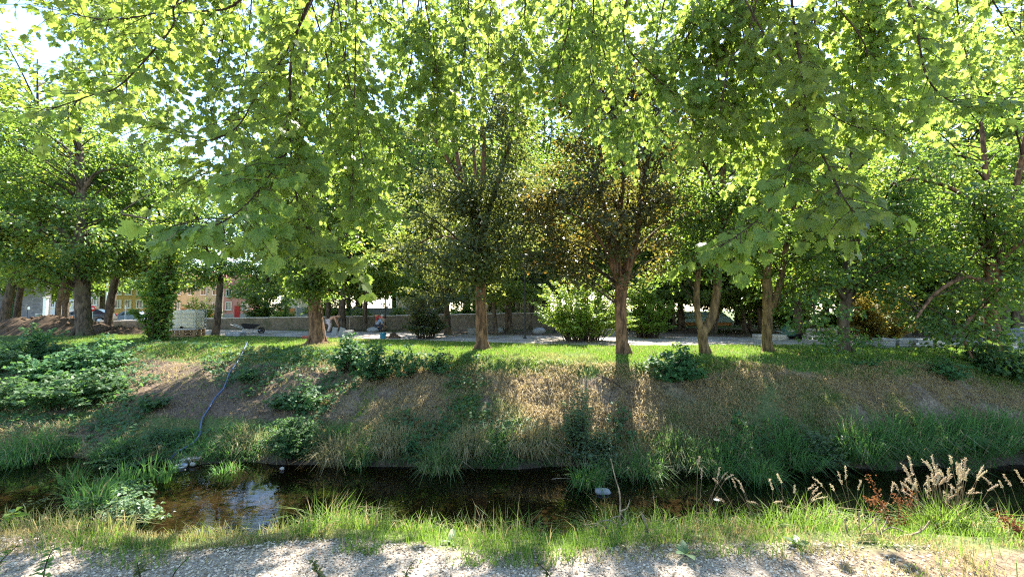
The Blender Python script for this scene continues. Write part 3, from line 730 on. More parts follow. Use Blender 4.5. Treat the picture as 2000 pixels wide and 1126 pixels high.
row_tree('dark tree directly behind the grey block stacks, the right of two', 1792, 655, [(1792, 656, 5), (1793, 620, 4.5), (1790, 585, 4)], 'b', Y=25)
row_tree('tree with gold-tinged leaves low behind the grey block stacks', 1720, 650, [(1720, 652, 6), (1720, 630, 5), (1722, 605, 4)], 'c', Y=27, sc=1.05)
row_tree('shaded tree at the right picture edge behind the brown forked trunk', 1985, 655, [(1985, 656, 7), (1982, 610, 6), (1985, 560, 5)], 'b', Y=24)
row_tree('very tall tree towering behind the slanting dark tree at the left edge', 34, 640, [(30, 642, 5.5), (36, 590, 5), (46, 530, 5), (56, 470, 5)], 'b', Y=31, sc=1.6)
row_tree('very tall tree towering behind the right edge above the trailer', 1935, 640, [(1960, 650, 11), (1958, 590, 10), (1950, 520, 9), (1945, 470, 8)], 'b', Y=30, sc=1.6)
row_tree('very tall tree rising behind the grey block stacks, highest of those there', 1790, 640, [(1830, 645, 11), (1828, 590, 10), (1822, 520, 9), (1820, 470, 8)], 'a', Y=33, sc=1.6)
# trees far behind the park fill the gaps between the trunks
FARG = 'distant trees beyond the park'
for k, (px, Y, kind, s) in enumerate([(-60, 48, 'a', 1.6), (60, 62, 'b', 1.7), (330, 50, 'a', 1.4), (520, 46, 'a', 1.0), (680, 44, 'b', 1.3), (770, 52, 'b', 1.5), (860, 40, 'b', 1.25), (930, 55, 'a', 1.6),
                                      (1090, 44, 'a', 1.4), (1170, 38, 'b', 1.3), (1250, 52, 'b', 1.6), (1310, 40, 'd', 1.25), (1440, 40, 'a', 1.35), (1530, 44, 'b', 1.5), (1610, 34, 'b', 1.2), (1680, 46, 'a', 1.5), (1830, 36, 'b', 1.3), (1900, 48, 'a', 1.5), (2040, 38, 'b', 1.4), (640, 60, 'a', 1.7), (1000, 62, 'b', 1.9), (1360, 62, 'a', 1.8), (1110, 60, 'b', 2.2), (850, 58, 'a', 2.1), (930, 70, 'b', 2.7), (1200, 70, 'a', 2.7), (1040, 74, 'a', 2.9), (1310, 72, 'b', 2.7), (640, 74, 'b', 2.6), (1880, 70, 'a', 2.4), (1750, 58, 'b', 1.9), (200, 66, 'a', 1.9), (560, 70, 'a', 2.0), (1480, 64, 'b', 2.1), (-20, 60, 'b', 1.9), (820, 45, 'a', 1.95), (910, 47, 'b', 2.05), (1065, 45, 'a', 2.0), (1400, 46, 'b', 2.05), (1290, 47, 'a', 2.0), (700, 46, 'a', 1.9), (1570, 47, 'a', 2.1), (2010, 46, 'b', 2.0), (1990, 60, 'a', 2.0)]):
    x = (px - 1000) / F * Y; b = np.array((x, Y, gz(x, Y)))
    root = thing('park_tree', b, 'indistinct leafy tree far behind the park, seen through gaps between nearer trunks', 'tree', FARG)
    m = MB(); h = {'a': 3.4, 'b': 3.0, 'c': 2.4, 'd': 3.2}[kind] * s
    hh = h * .75
    m.tube(np.array([(x, Y, b[2] - .1), (x + .1, Y, b[2] + hh * .5), (x, Y, b[2] + hh + .1)]), np.array([.26, .2, .15]) * s, 7, 0)
    o = m.build('trunk', M['bark2'], root, loc=b); o.location = (0, 0, 0)
    c = bpy.data.objects.new('crown', GEN[kind]); COL.objects.link(c); c.parent = root
    c.scale = (s, s, s); c.rotation_euler = (0, 0, random.random() * 6.28); c.location = (0, 0, hh - h)

# ---------------------------------------------------------------- overhanging maples (trunks stand behind the camera)
def sprout(wood, leaves, P, dens, leaf_L, seed, twig=(.28, .6), start=.15, petiole=.5):
    """side twigs with opposite leaves along a branch polyline"""
    r = np.random.default_rng(seed)
    seg = np.linalg.norm(np.diff(P, axis=0), axis=1); cum = np.concatenate([[0], np.cumsum(seg)]); Lt = cum[-1]
    at = lambda d: np.array([np.interp(d, cum, P[:, k]) for k in range(3)])
    C, D, N, L = [], [], [], []
    def leafpair(q, td, sz, n=2):
        sd = nrm(np.cross(td, (0, 0, 1.)) + 1e-4)
        for e in ((1, -1) if n == 2 else (r.choice((1, -1)),)):
            d = nrm(sd * e * (.5 + .5 * r.random()) + td * .55 + np.array((0, 0, -.45)) + r.normal(size=3) * .25)
            pl = sz * petiole * (.6 + .8 * r.random())
            b = q + d * pl
            leaves_n = np.array((0, 0, .75)) + r.normal(size=3) * .4 + np.array((0, -.45, 0))
            wood.tube(np.array([q, b + d * .01]), [.0016, .0012], 3, 0, cap=False)
            dl = nrm(d + np.array((0, 0, -.45)) + r.normal(size=3) * .15)
            C.append(b); D.append(dl); N.append(leaves_n); L.append(sz * (.5 + .75 * r.random()))
    n = max(2, int(Lt * dens))
    for k in range(n):
        d = Lt * (start + (1 - start) * (k + r.random() * .8) / n)
        q = at(min(d, Lt)); fd = nrm(at(min(d + .05, Lt)) - at(max(d - .05, 0)))
        az = r.random() * 2 * np.pi
        out = nrm(np.cross(fd, nrm(r.normal(size=3))))
        td = nrm(out * np.array((1, 1, .45)) + fd * .6 + np.array((0, 0, -.18)))
        tl = twig[0] + (twig[1] - twig[0]) * r.random()
        e1 = q + td * tl * .5 + np.array((0, 0, .01)); e2 = q + td * tl + np.array((0, 0, -.12 * tl))
        wood.tube(np.array([q, e1, e2]), [.0042, .003, .0018], 4, 0, cap=False)
        m = max(2, int(tl / .085))
        for s in range(m):
            u = (s + .5 + r.random() * .4) / m
            leafpair(q + (e2 - q) * min(u, 1), td, leaf_L, 2)
        C.append(e2); D.append(nrm(td + (0, 0, -.5))); N.append(np.array((0, -.3, .8)) + r.normal(size=3) * .3); L.append(leaf_L * (.8 + .4 * r.random()))
    q = P[-1]; td = nrm(P[-1] - P[-2])
    for s in range(3): leafpair(q - td * .05 * s, td, leaf_L, 2)
    if C: leaves.shaped(np.array(C), np.array(D), np.array(N), np.array(L), MAPLE, MAPLE_T, 0, np.clip(np.random.default_rng(seed).normal(.22, .15, len(C)), -.1, .6))

def smooth_path(P, n=5):
    P = np.asarray(P); Q = []
    for k in range(len(P) - 1):
        p0, p1, p2, p3 = P[max(k - 1, 0)], P[k], P[k + 1], P[min(k + 2, len(P) - 1)]
        for f in np.arange(n) / n:
            Q.append(.5 * (2 * p1 + (p2 - p0) * f + (2 * p0 - 5 * p1 + 4 * p2 - p3) * f * f + (3 * p1 - p0 - 3 * p2 + p3) * f ** 3))
    return np.array(Q + [P[-1]])

def over_maple(label, trunk_xy, boughs, seed, extra):
    x, y = trunk_xy; b = np.array((x, y, gz(x, y)))
    root = thing('maple_tree', b, label, 'tree')
    m = MB(); T = np.array([(x, y, -.1), (x, y, .3), (x + .05, y + .1, 2), (x + .1, y + .3, 4), (x, y + .5, 7), (x, y + .6, 10)])
    m.tube(T, [.36, .27, .24, .22, .16, .05], 14, 0, wob=.1); o = m.build('trunk', M['bark2'], root, loc=b); o.location = (0, 0, 0)
    r = np.random.default_rng(seed)
    for k, (pts, r0, dens, lL) in enumerate(boughs):
        P = smooth_path([W(p[0], p[1], p[2] * 1.36 if not 1330 < pts[-1][0] < 1800 else min(p[2] * 1.36, 5.2)) for p in pts])
        if len(pts) <= 5 and pts[-1][1] >= 280 and pts[0][1] < 0: dens = dens * .55
        lL = lL * (.80 if pts[-1][1] > 400 else .64); dens = dens * 1.3
        z0 = min(max(3.4, P[0][2] + .8), 7); st = np.array((x + .05, y + .3 + .03 * z0, z0))
        mid = (st + P[0]) / 2 + np.array((0, 0, .9))
        lead = smooth_path([st, mid, P[0]], 5)[:-1]
        w = MB(); lv = MB()
        if pts[0][1] > -25: w.tube(P, np.linspace(r0, .004, len(P)), 7, 0, wob=.12)
        else: w.tube(np.vstack([lead, P]), np.concatenate([np.linspace(r0 * 2.2, r0, len(lead)), np.linspace(r0, .004, len(P))]), 7, 0, wob=.12)
        sprout(w, lv, P, dens, lL, seed * 100 + k, (.2, .46) if pts[-1][2] < 3.2 else (.28, .62))
        bo = w.build('bough', M['twig'], root, loc=b); bo.location = (0, 0, 0)
        lo = lv.build('foliage', M['maple'], bo, loc=b); lo.location = (0, 0, 0)
    # unseen boughs above the picture's top edge, added to throw dappled shade
    w = MB(); lv = MB()
    for (p, q, dens, lL) in extra:
        P = smooth_path([np.array(p), (np.array(p) + np.array(q)) / 2 + (0, 0, .3), np.array(q)], 5)
        w.tube(P, np.linspace(.04, .006, len(P)), 6, 0, cap=False)
        sprout(w, lv, P, dens, lL, int(r.integers(1e6)), (.4, .9))
    bo = w.build('unseen_limb', M['twig'], root, loc=b); bo.location = (0, 0, 0)
    lo = lv.build('foliage', M['maple'], bo, loc=b); lo.location = (0, 0, 0)
    return root
LB = [
 ([(650, -120, 2.7), (605, 0, 2.8), (572, 90, 2.9), (566, 200, 2.9), (570, 320, 2.9), (592, 430, 2.85), (640, 490, 2.8), (700, 512, 2.8)], .017, 12, .115),
 ([(540, -120, 2.9), (470, 0, 3.0), (400, 22, 3.1), (330, 12, 3.2), (280, -12, 3.3), (200, -30, 3.3)], .013, 8, .12),
 ([(400, -60, 3.1), (342, 10, 3.0), (338, 50, 2.95), (290, 110, 2.8), (230, 170, 2.7), (180, 186, 2.6), (75, 222, 2.5)], .010, 11, .125),
 ([(420, -40, 3.2), (340, 14, 3.2), (250, 36, 3.2), (190, 37, 3.2), (120, 20, 3.3), (70, -5, 3.4)], .009, 9, .125),
 ([(640, -60, 3.1), (560, 100, 3.0), (510, 170, 2.9), (470, 240, 2.7), (430, 268, 2.6), (390, 272, 2.5), (300, 238, 2.4)], .009, 12, .125),
 ([(600, 120, 3.0), (566, 280, 2.9), (520, 350, 2.6), (480, 400, 2.4), (420, 440, 2.2), (350, 442, 2.1)], .008, 13, .125),
 ([(680, -80, 4.0), (645, 60, 4.0), (680, 180, 4.1), (740, 260, 4.2), (785, 330, 4.3)], .012, 12, .125),
 ([(735, -80, 4.5), (725, 10, 4.5), (800, 80, 4.8), (860, 180, 5.0), (910, 260, 5.2)], .012, 13, .13),
 ([(820, -60, 4.0), (840, 60, 4.1), (852, 130, 4.2), (856, 210, 4.4)], .010, 10, .13),
 ([(590, -50, 3.5), (640, 120, 3.8), (640, 250, 3.8), (680, 350, 3.9), (700, 430, 4.0)], .010, 12, .125),
 ([(890, -60, 6.0), (925, 40, 6.2), (955, 110, 6.5)], .014, 13, .13),
 ([(480, -60, 4.0), (440, 60, 4.1), (420, 150, 4.2), (395, 235, 4.3)], .011, 13, .13),
 ([(320, -60, 4.4), (260, 70, 4.5), (200, 130, 4.5), (120, 150, 4.6)], .011, 13, .13),
 ([(560, -60, 5.2), (530, 80, 5.4), (500, 200, 5.6), (470, 330, 5.8)], .013, 14, .13),
 ([(780, -60, 6.0), (790, 80, 6.2), (770, 190, 6.4), (730, 290, 6.6)], .014, 14, .13),
 ([(380, -60, 5.6), (330, 80, 5.8), (270, 190, 5.9), (330, 290, 6.0)], .013, 12, .13),
 ([(560, 300, 3.0), (500, 330, 3.1), (430, 330, 3.2), (370, 350, 3.3)], .007, 12, .12),
 ([(592, 400, 2.9), (560, 450, 2.8), (520, 470, 2.7)], .006, 13, .12),
]
RB = [
 ([(1540, -80, 3.0), (1550, 40, 3.0), (1570, 170, 2.9), (1575, 250, 2.8), (1610, 310, 2.6), (1650, 390, 2.4), (1680, 425, 2.3)], .014, 13, .125),
 ([(1560, 200, 2.85), (1575, 250, 2.8), (1545, 320, 2.7), (1520, 390, 2.6), (1460, 445, 2.5), (1405, 483, 2.5)], .007, 11, .12),
 ([(1410, -60, 3.8), (1350, 60, 3.9), (1300, 140, 4.0), (1250, 210, 4.2), (1205, 270, 4.4)], .012, 13, .13),
 ([(1190, -60, 4.5), (1185, 50, 4.5), (1130, 100, 4.6), (1060, 130, 4.8), (1000, 190, 5.0)], .012, 13, .13),
 ([(1490, -60, 3.5), (1460, 70, 3.5), (1425, 120, 3.5), (1410, 200, 3.5), (1390, 280, 3.5)], .011, 13, .125),
 ([(1750, -80, 3.0), (1790, 60, 2.9), (1810, 150, 2.9), (1860, 200, 2.8), (1930, 214, 2.7)], .011, 11, .125),
 ([(1440, -30, 3.3), (1500, 80, 3.3), (1570, 170, 3.2), (1650, 240, 3.0), (1750, 258, 3.0)], .009, 9, .125),
 ([(1670, -60, 4.5), (1700, 60, 4.5), (1740, 130, 4.6)], .011, 12, .13),
 ([(1890, -80, 3.5), (1950, 20, 3.4), (1990, 80, 3.3)], .010, 11, .125),
 ([(1310, -60, 5.0), (1275, 110, 5.2), (1245, 230, 5.4), (1235, 310, 5.5)], .013, 14, .13),
 ([(1420, -60, 4.6), (1400, 130, 4.6), (1435, 230, 4.5), (1465, 310, 4.3)], .012, 13, .13),
 ([(1100, -60, 6.0), (1130, 130, 6.2), (1160, 260, 6.4)], .014, 14, .13),
 ([(1020, -60, 6.0), (1030, 70, 6.2), (1010, 160, 6.4)], .014, 13, .13),
 ([(1580, -60, 5.0), (1600, 100, 5.1), (1640, 200, 5.2), (1660, 290, 5.2)], .013, 13, .13),
 ([(1850, -60, 4.8), (1870, 60, 4.9), (1900, 130, 5.0)], .012, 12, .13),
 ([(1240, -60, 6.4), (1220, 80, 6.6), (1330, 200, 6.8), (1380, 290, 6.8)], .014, 14, .13),
 ([(1500, 60, 4.2), (1500, 170, 4.2), (1520, 260, 4.2), (1500, 320, 4.2)], .010, 13, .13),
 ([(1640, 20, 3.6), (1690, 90, 3.6), (1700, 180, 3.6), (1760, 210, 3.5)], .009, 11, .125),
]
r_ = np.random.default_rng(77)
def extra_set(cx, n, seed):
    r = np.random.default_rng(seed); out = []
    for k in range(n):
        a = r.uniform(-1.5, 1.5); y1 = r.uniform(1.5, 7.5)
        x1 = cx + r.uniform(-6, 6); z1 = max(EYE + .78 * y1 + 1.0, 3.6) + r.uniform(.2, 3.0)
        out.append(((cx * .7 + r.uniform(-1, 1), min(y1 - 1.2, r.uniform(-1.5, 2)), z1 + r.uniform(.3, 1.2)), (x1, y1, z1), 7, .14))
    return out
def y_low(px): return np.interp(px, [0, 100, 250, 300, 420, 600, 680, 740, 800, 880, 940, 965, 1000, 1100, 1200, 1300, 1480, 1560, 1700, 1740, 1900, 2000], [190, 235, 250, 330, 390, 400, 430, 400, 310, 270, 240, 150, 190, 270, 310, 320, 310, 340, 370, 260, 205, 185])
def fillers(x0, x1, n, seed):
    r = np.random.default_rng(seed); out = []
    for k in range(n):
        px = x0 + (x1 - x0) * (k + r.random()) / n; d = r.uniform(3.6, 7.5 if not (1330 < px < 1800 or 230 < px < 720) else 5.2); ye = y_low(px) * r.uniform(.55, .97)
        dx = r.uniform(-70, 70)
        out.append(([(px - dx, -90, d * .97), (px - dx * .7, ye * .25, d), (px - dx * .3, ye * .65, d * 1.01), (px, ye, d * 1.02)], .010, 13, .125))
    return out
def top_fill(x0, x1, n, seed):
    r = np.random.default_rng(seed); out = []
    for k in range(n):
        px = x0 + (x1 - x0) * (k + r.random()) / n; d = r.uniform(4.5, 7.5); ye = r.uniform(40, 150); dx = r.uniform(-60, 60)
        out.append(([(px - dx, -110, d), (px - dx * .4, -20 + ye * .3, d), (px, ye, d * 1.02)], .009, 15, .125))
    return out
LB += top_fill(90, 960, 13, 191)
RB += top_fill(985, 2000, 16, 192)
LB += fillers(120, 640, 6, 91) + fillers(640, 960, 11, 93)
RB += fillers(985, 1400, 11, 92) + fillers(1400, 2000, 9, 94)
over_maple('maple whose long drooping boughs hang into the upper left of the view', (-3.4, -2.8), LB, 41, extra_set(-4, 18, 5))
over_maple('maple whose leafy boughs hang into the upper right of the view', (4.6, -2.6), RB, 42, extra_set(4.5, 14, 6))
# ---------------------------------------------------------------- ground cover (too many to count)
def scatter(n, x0, x1, y0f, y1f, keep=None):
    x = rng.uniform(x0, x1, n); y0 = y0f(x); y1 = y1f(x); y = y0 + (y1 - y0) * rng.random(n)
    if keep is not None:
        k = keep(x, y); m = rng.random(n) < k; x, y = x[m], y[m]
    return np.stack([x, y, ground_z(x, y)], -1)
def lean_of(n, amt, down=0.0, x=0.0):
    a = rng.random(n) * 2 * np.pi; r = amt * (.3 + .9 * rng.random(n))
    return np.stack([np.cos(a) * r + x, np.sin(a) * r - down], -1)
def sfrac(x, y): return (y - toe(x)) / (crest(x) - toe(x))
# lawn on the crest
B = scatter(190000, -24, 22, lambda x: crest(x) - 1.6, lambda x: crest(x) + 4.4, lambda x, y: ss(.66, .86, sfrac(x, y) + (fbm(x * .8, y * .8) - .5) * .35) * (.35 + .65 * ss(.3, .5, fbm(x * .9 + 9, y * .9))))
n = len(B); m = MB()
dryp = ss(.52, .74, fbm(B[:, 0] * .5 + 40, B[:, 1] * .5)) * .55 * ss(9, 4, B[:, 0])
m.blades(B, rng.uniform(.05, .13, n), rng.uniform(.012, .022, n), lean_of(n, .5), tint=np.clip(dryp + (rng.random(n) < .08), 0, 1))
tag(m.build('grass', M['grass']), 'short green lawn grass along the top of the far bank', 'grass', kind='stuff')
# dry straw and sparse green on the slope
B = scatter(150000, -24, 22, lambda x: toe(x) + .15, lambda x: crest(x) - .3, lambda x, y: (.25 + .75 * ss(-7, -3, x + (fbm(x, y) - .5) * 6)) * ss(.25, .45, fbm(x * 1.3 + 3, y * 1.3)))
n = len(B); m = MB(); s = sfrac(B[:, 0], B[:, 1]); nn = fbm(B[:, 0] * .7 + 60, B[:, 1] * .7)
gr = ss(.60, .78, nn + .27 * ss(.74, .94, s) + .16 * ss(.18, .05, s) + .05 * ss(9, 16, B[:, 0]))
m.blades(B, rng.uniform(.07, .17, n), rng.uniform(.010, .018, n), lean_of(n, 1.15, .5), .42, tint=np.clip(1 - gr * (rng.random(n) < .8) - .25 * (rng.random(n) < .1), 0, 1))
tag(m.build('dry_grass', M['grass']), 'flattened dry straw and thin grass covering the far slope', 'dry grass', kind='stuff')
# rank grass along the far waterline
B = scatter(30000, -22, 22, lambda x: toe(x) - .05, lambda x: toe(x) + .5 + .55 * ss(.42, .62, fbm(x * .45 + 5, x * 0)), lambda x, y: .12 + .88 * ss(.42, .58, fbm(x * .9 + 21, y * 1.1)))
n = len(B); m = MB(); nn = fbm(B[:, 0] * .55 + 80, B[:, 1] * .55)
dry = ss(.47, .60, nn) * ss(7, 1, B[:, 0]) * .95
hh = (.14 + .34 * rng.random(n) * (.5 + ss(.4, .65, fbm(B[:, 0] * .8, B[:, 1] * .8 + 50))))
m.blades(B, hh, rng.uniform(.010, .02, n), lean_of(n, .7, .55), .45, tint=np.clip(dry * (rng.random(n) < .85) + .9 * (rng.random(n) < .07), 0, 1))
tag(m.build('bank_grass', M['sedge']), 'rank green and straw-coloured grass fringing the far waterline', 'grass', kind='stuff')
# near bank turf
B = scatter(62000, -6, 6.5, lambda x: lip(x) - .16 - .35 * ss(1.6, 2.6, x), lambda x: lip(x) + 1.0, lambda x, y: (.35 + .65 * ss(.4, .6, fbm(x * 3.1 + 70, y * 3.1))) * ss(.28, .5, fbm(x * 2 + 7, y * 2) + .3 * ss(-.02, .1, y - lip(x))))
n = len(B); m = MB(); nn = fbm(B[:, 0] * 1.1 + 15, B[:, 1] * 1.1)
dry = np.clip(ss(.48, .62, nn) * .75 + .85 * ss(1.5, 2.3, B[:, 0] + (nn - .5)) * ss(.35, .0, B[:, 1] - lip(B[:, 0])) + .25 * ss(-1, -3, B[:, 0]), 0, 1)
m.blades(B, rng.uniform(.025, .095, n) * (1 - .3 * dry), rng.uniform(.003, .0058, n), lean_of(n, .6), .4, tint=np.clip((rng.random(n) < dry) * rng.uniform(.7, 1, n), 0, 1))
kk = rng.random(n) < .10 * ss(.4, .6, fbm(B[:, 0] * 2.2 + 90, B[:, 1] * 2.2)); Bk = B[kk]; nk = len(Bk)
m.blades(Bk, rng.uniform(.10, .24, nk), rng.uniform(.003, .006, nk), lean_of(nk, .8), .5, tint=(rng.random(nk) < .45) * .9)
tag(m.build('turf', M['grass']), 'uneven turf with dry patches along the near bank edge', 'grass', kind='stuff')
# gravel chips
n = 22000; x = rng.uniform(-4.2, 3.4, n); y = rng.uniform(2.0, 3.25, n); k = (rng.random(n) < ss(.16, -.02, y - lip(x)) * ss(3.0, 1.7, x + (fbm(x * 2, y * 2) - .5) * 1.5)); x, y = x[k], y[k]; n = len(x)
P = np.stack([x, y, ground_z(x, y) + .003], -1)
oct_ = np.array([(1, 0, 0), (-1, 0, 0), (0, 1, 0), (0, -1, 0), (0, 0, 1), (0, 0, -1.)]); ot = np.array([(0, 2, 4), (2, 1, 4), (1, 3, 4), (3, 0, 4), (2, 0, 5), (1, 2, 5), (3, 1, 5), (0, 3, 5)])
a = rng.random(n) * 6.28; sz = rng.uniform(.004, .013, (n, 1, 1)) * rng.uniform(.6, 1.25, (n, 6, 1))
V = oct_[None] * sz * np.array((1.1, .8, .6)); ca, sa = np.cos(a)[:, None], np.sin(a)[:, None]
V = np.stack([V[..., 0] * ca - V[..., 1] * sa, V[..., 0] * sa + V[..., 1] * ca + V[..., 2] * .4, V[..., 2] + V[..., 0] * .25], -1) + P[:, None]
m = MB(); m.add(V.reshape(-1, 3), (ot[None] + (np.arange(n) * 6)[:, None, None]).reshape(-1, 3), 0, False)
tag(m.build('gravel', M['chip']), 'pale crushed stone chips of the near footpath', 'gravel', kind='stuff')
# fallen leaves and straw bits on the slope and lawn
B = scatter(26000, -23, 21, lambda x: toe(x) + .3, lambda x: crest(x) + 3.5, lambda x, y: .15 + .85 * ss(1.0, .6, sfrac(x, y)) * (.4 + .6 * ss(-3, -8, x)))
n = len(B); m = MB(); B[:, 2] += .012
D = rng.normal(size=(n, 3)) * (1, 1, .25); N = rng.normal(size=(n, 3)) * .35 + (0, -.3, 1)
m.cards(B, D, N, rng.uniform(.03, .085, n), rng.uniform(.02, .06, n))
tag(m.build('leaf_litter', M['litter']), 'brown fallen leaves strewn over the far slope', 'leaf litter', kind='stuff')

# low weeds creeping over the left part of the slope and along its foot
B = scatter(9000, -22, 21, lambda x: toe(x) + .2, lambda x: crest(x) - .2, lambda x, y: ss(.50, .66, fbm(x * .7 + 33, y * .7) + .16 * ss(-4, -12, x) + .14 * ss(.3, .1, sfrac(x, y)) - .12 * ss(-3, 2, x) + .1 * ss(9, 15, x)))
n = len(B); k = 5; C = np.repeat(B, k, 0) + rng.normal(size=(n * k, 3)) * (.10, .10, .03) + (0, 0, .09); a = rng.random(n * k) * 6.283
m = MB(); m.shaped(C, np.stack([np.cos(a), np.sin(a) - .3, rng.normal(size=n * k) * .3], -1), rng.normal(size=(n * k, 3)) * .4 + (0, -.25, 1), rng.uniform(.05, .13, n * k), MAPLE2, MAPLE2_T, 0, .2)
tag(m.build('undergrowth', M['nettle']), 'low broad-leaved weeds creeping over the far slope', 'weeds', kind='stuff')
# ---------------------------------------------------------------- single plants
def clump(name, label, cat, b, n, h, spread, tint=0.0, wid=(.010, .018), lean=.55, down=0.0, mat='sedge', group=None, bend=.5, dryshare=.08):
    b = np.asarray(b, float); m = MB()
    a = rng.random(n) * 6.283; r = spread * np.sqrt(rng.random(n))
    B = np.stack([b[0] + np.cos(a) * r, b[1] + np.sin(a) * r * .7, np.zeros(n)], -1)
    B[:, 2] = np.maximum(ground_z(B[:, 0], B[:, 1]), b[2] - .12) - .02
    ln = lean_of(n, lean, down) + np.stack([np.cos(a), np.sin(a)], -1) * (r / max(spread, .01) * .45)[:, None]
    m.blades(B, h * rng.uniform(.45, 1.08, n), rng.uniform(*wid, n), ln, bend, tint=np.clip(tint * rng.uniform(.6, 1.1, n) + .9 * (rng.random(n) < dryshare), 0, 1))
    o = m.build(name, M[mat], loc=b)
    return tag(o, label, cat, group)
def leafy(name, label, cat, b, n_stem, h, rad, leaf, leaf_L, per=26, wid=.75, droop=.35, group=None, tmpl=None, seed=1, up=.35, rise=.25):
    """a bushy plant: stems fanning from the foot, leaves all along them"""
    r = np.random.default_rng(seed); b = np.asarray(b, float); root = thing(name, b, label, cat, group)
    w = MB(); lv = MB(); C = []; D = []; N = []; L = []
    for k in range(n_stem):
        a = r.random() * 6.283; q = math.sqrt(r.random()) 
        tx, ty = math.cos(a) * rad * q, math.sin(a) * rad * q * .8
        bx, by = b[0] + tx * .35, b[1] + ty * .35
        b0 = np.array((bx, by, gz(bx, by) - .03)); hh = h * (1 - .5 * q * q) * (.45 + .8 * r.random() ** 1.4)
        top = np.array((b[0] + tx, b[1] + ty, b0[2] + hh)); mid = (b0 + top) / 2 + np.array((-tx * .12, -ty * .12, hh * .12))
        P = smooth_path([b0, mid, top], 4); w.tube(P, np.linspace(.004 + .006 * h, .003, len(P)), 4, 0, cap=False)
        m = int(per * (.7 + .6 * r.random())); u = rise + (1 - rise) * r.random(m) ** .75
        pos = np.stack([np.interp(u, np.linspace(0, 1, len(P)), P[:, c]) for c in range(3)], -1)
        az = r.random(m) * 6.283; d = np.stack([np.cos(az), np.sin(az), np.full(m, up) - droop * r.random(m)], -1)
        off = leaf_L * (.2 + .9 * r.random(m))[:, None]
        C.append(pos + d * off); D.append(d + (0, 0, -droop)); N.append(np.array((0, -.15, 1.)) + r.normal(size=(m, 3)) * .4); L.append(leaf_L * (.55 + .7 * r.random(m)))
    C = np.concatenate(C); D = np.concatenate(D); N = np.concatenate(N); L = np.concatenate(L)
    if tmpl is None: lv.cards(C, D, N, L, L * wid)
    else: lv.shaped(C, D, N, L, tmpl[0], tmpl[1], 0, .2)
    so_ = w.build('stalk', M['twig'], root, loc=b); so_.location = (0, 0, 0)
    lo = lv.build('foliage', M[leaf], root, loc=b); lo.location = (0, 0, 0)
    return root
MP2 = (MAPLE2, MAPLE2_T)
# bushes on the far bank
leafy('leafy_bush', 'sprawling dark green bush at the left picture edge high on the bank', 'bush', GP(30, 722), 70, 1.2, 1.7, 'nettle', .12, 40, tmpl=MP2, seed=1)
leafy('leafy_bush', 'pale-topped young maple thicket near the soil mound', 'bush', GP(75, 705), 55, 1.3, 1.3, 'nettle', .11, 38, tmpl=MP2, seed=2)
leafy('leafy_bush', 'broad blue-green bush bulging at the lower end of the left thicket', 'bush', GP(140, 790), 75, 1.15, 1.5, 'nettle', .12, 42, tmpl=MP2, seed=3)
leafy('leafy_bush', 'upper bush of the left thicket ending where the sunlit streak begins', 'bush', GP(195, 725), 65, 1.15, 1.35, 'nettle', .11, 40, tmpl=MP2, seed=4)
leafy('leafy_bush', 'low bush beneath the left edge bush, between it and the waterside sedge', 'bush', GP(25, 790), 55, .8, 1.4, 'nettle', .105, 36, tmpl=MP2, seed=5)
leafy('leafy_bush', 'low bush in the middle of the left thicket', 'bush', GP(105, 745), 65, 1.1, 1.4, 'nettle', .115, 40, tmpl=MP2, seed=6)
leafy('leafy_bush', 'white-flecked sapling bush right below the stout reddish-brown trunk', 'bush', GP(680, 725), 42, 1.15, .7, 'nettle', .12, 30, tmpl=MP2, seed=7)
leafy('leafy_bush', 'taller dark bush beside the white-flecked sapling bush', 'bush', GP(735, 745), 46, 1.1, .75, 'nettle', .12, 30, tmpl=MP2, seed=8)
leafy('leafy_bush', 'thin straggling sapling in the group of bank saplings, third from the stout trunk', 'bush', GP(795, 735), 26, .9, .7, 'nettle', .11, 22, tmpl=MP2, seed=9)
leafy('leafy_bush', 'small sapling of the bank group nearest the central straight trunk', 'bush', GP(850, 730), 20, .75, .6, 'nettle', .11, 20, tmpl=MP2, seed=10)
leafy('leafy_bush', 'round dark bush below the bowed olive-barked tree', 'bush', GP(1325, 738), 42, .85, .9, 'nettle', .11, 42, tmpl=MP2, seed=11)
leafy('weed_plant', 'loose column of weeds running down the slope between hose and bank saplings', 'weed', GP(590, 800), 34, .9, .7, 'nettle', .11, 24, tmpl=MP2, seed=12)
leafy('weed_plant', 'weed patch on the dark soil just right of the hose top', 'weed', GP(488, 745), 18, .55, .45, 'nettle', .11, 22, tmpl=MP2, seed=13)
leafy('weed_plant', 'weeds at the lower foot of the weedy column beside the bramble mound', 'weed', GP(545, 800), 18, .5, .5, 'nettle', .10, 22, tmpl=MP2, seed=14)
leafy('weed_plant', 'bright green weed alone in the bare soil left of the hose', 'weed', GP(300, 797), 16, .45, .42, 'nettle', .11, 24, tmpl=MP2, seed=15)
leafy('weed_plant', 'small weed at the end of the sunlit streak below the thicket', 'weed', GP(242, 782), 10, .35, .35, 'nettle', .10, 18, tmpl=MP2, seed=16)
leafy('bramble_mound', 'dense rounded mound of small leaves hanging to the far waterline', 'bramble', GP(570, 890), 85, .85, .8, 'nettle', .07, 60, seed=17, wid=.8)
leafy('bramble_mound', 'low leafy mound left of the round dense mound at the far waterline', 'bramble', GP(290, 885), 60, .45, 1.3, 'nettle', .07, 44, seed=18, wid=.7)
leafy('willow_shrub', 'upright grey-green willow shrub rising from the far waterside', 'shrub', GP(1128, 882), 30, 1.45, .35, 'willow', .11, 60, wid=.35, seed=19, up=.7)
leafy('willow_shrub', 'spreading lower willow shrub at the foot of the upright grey-green one', 'shrub', GP(1150, 895), 40, .65, .75, 'willow', .10, 40, wid=.5, seed=20)
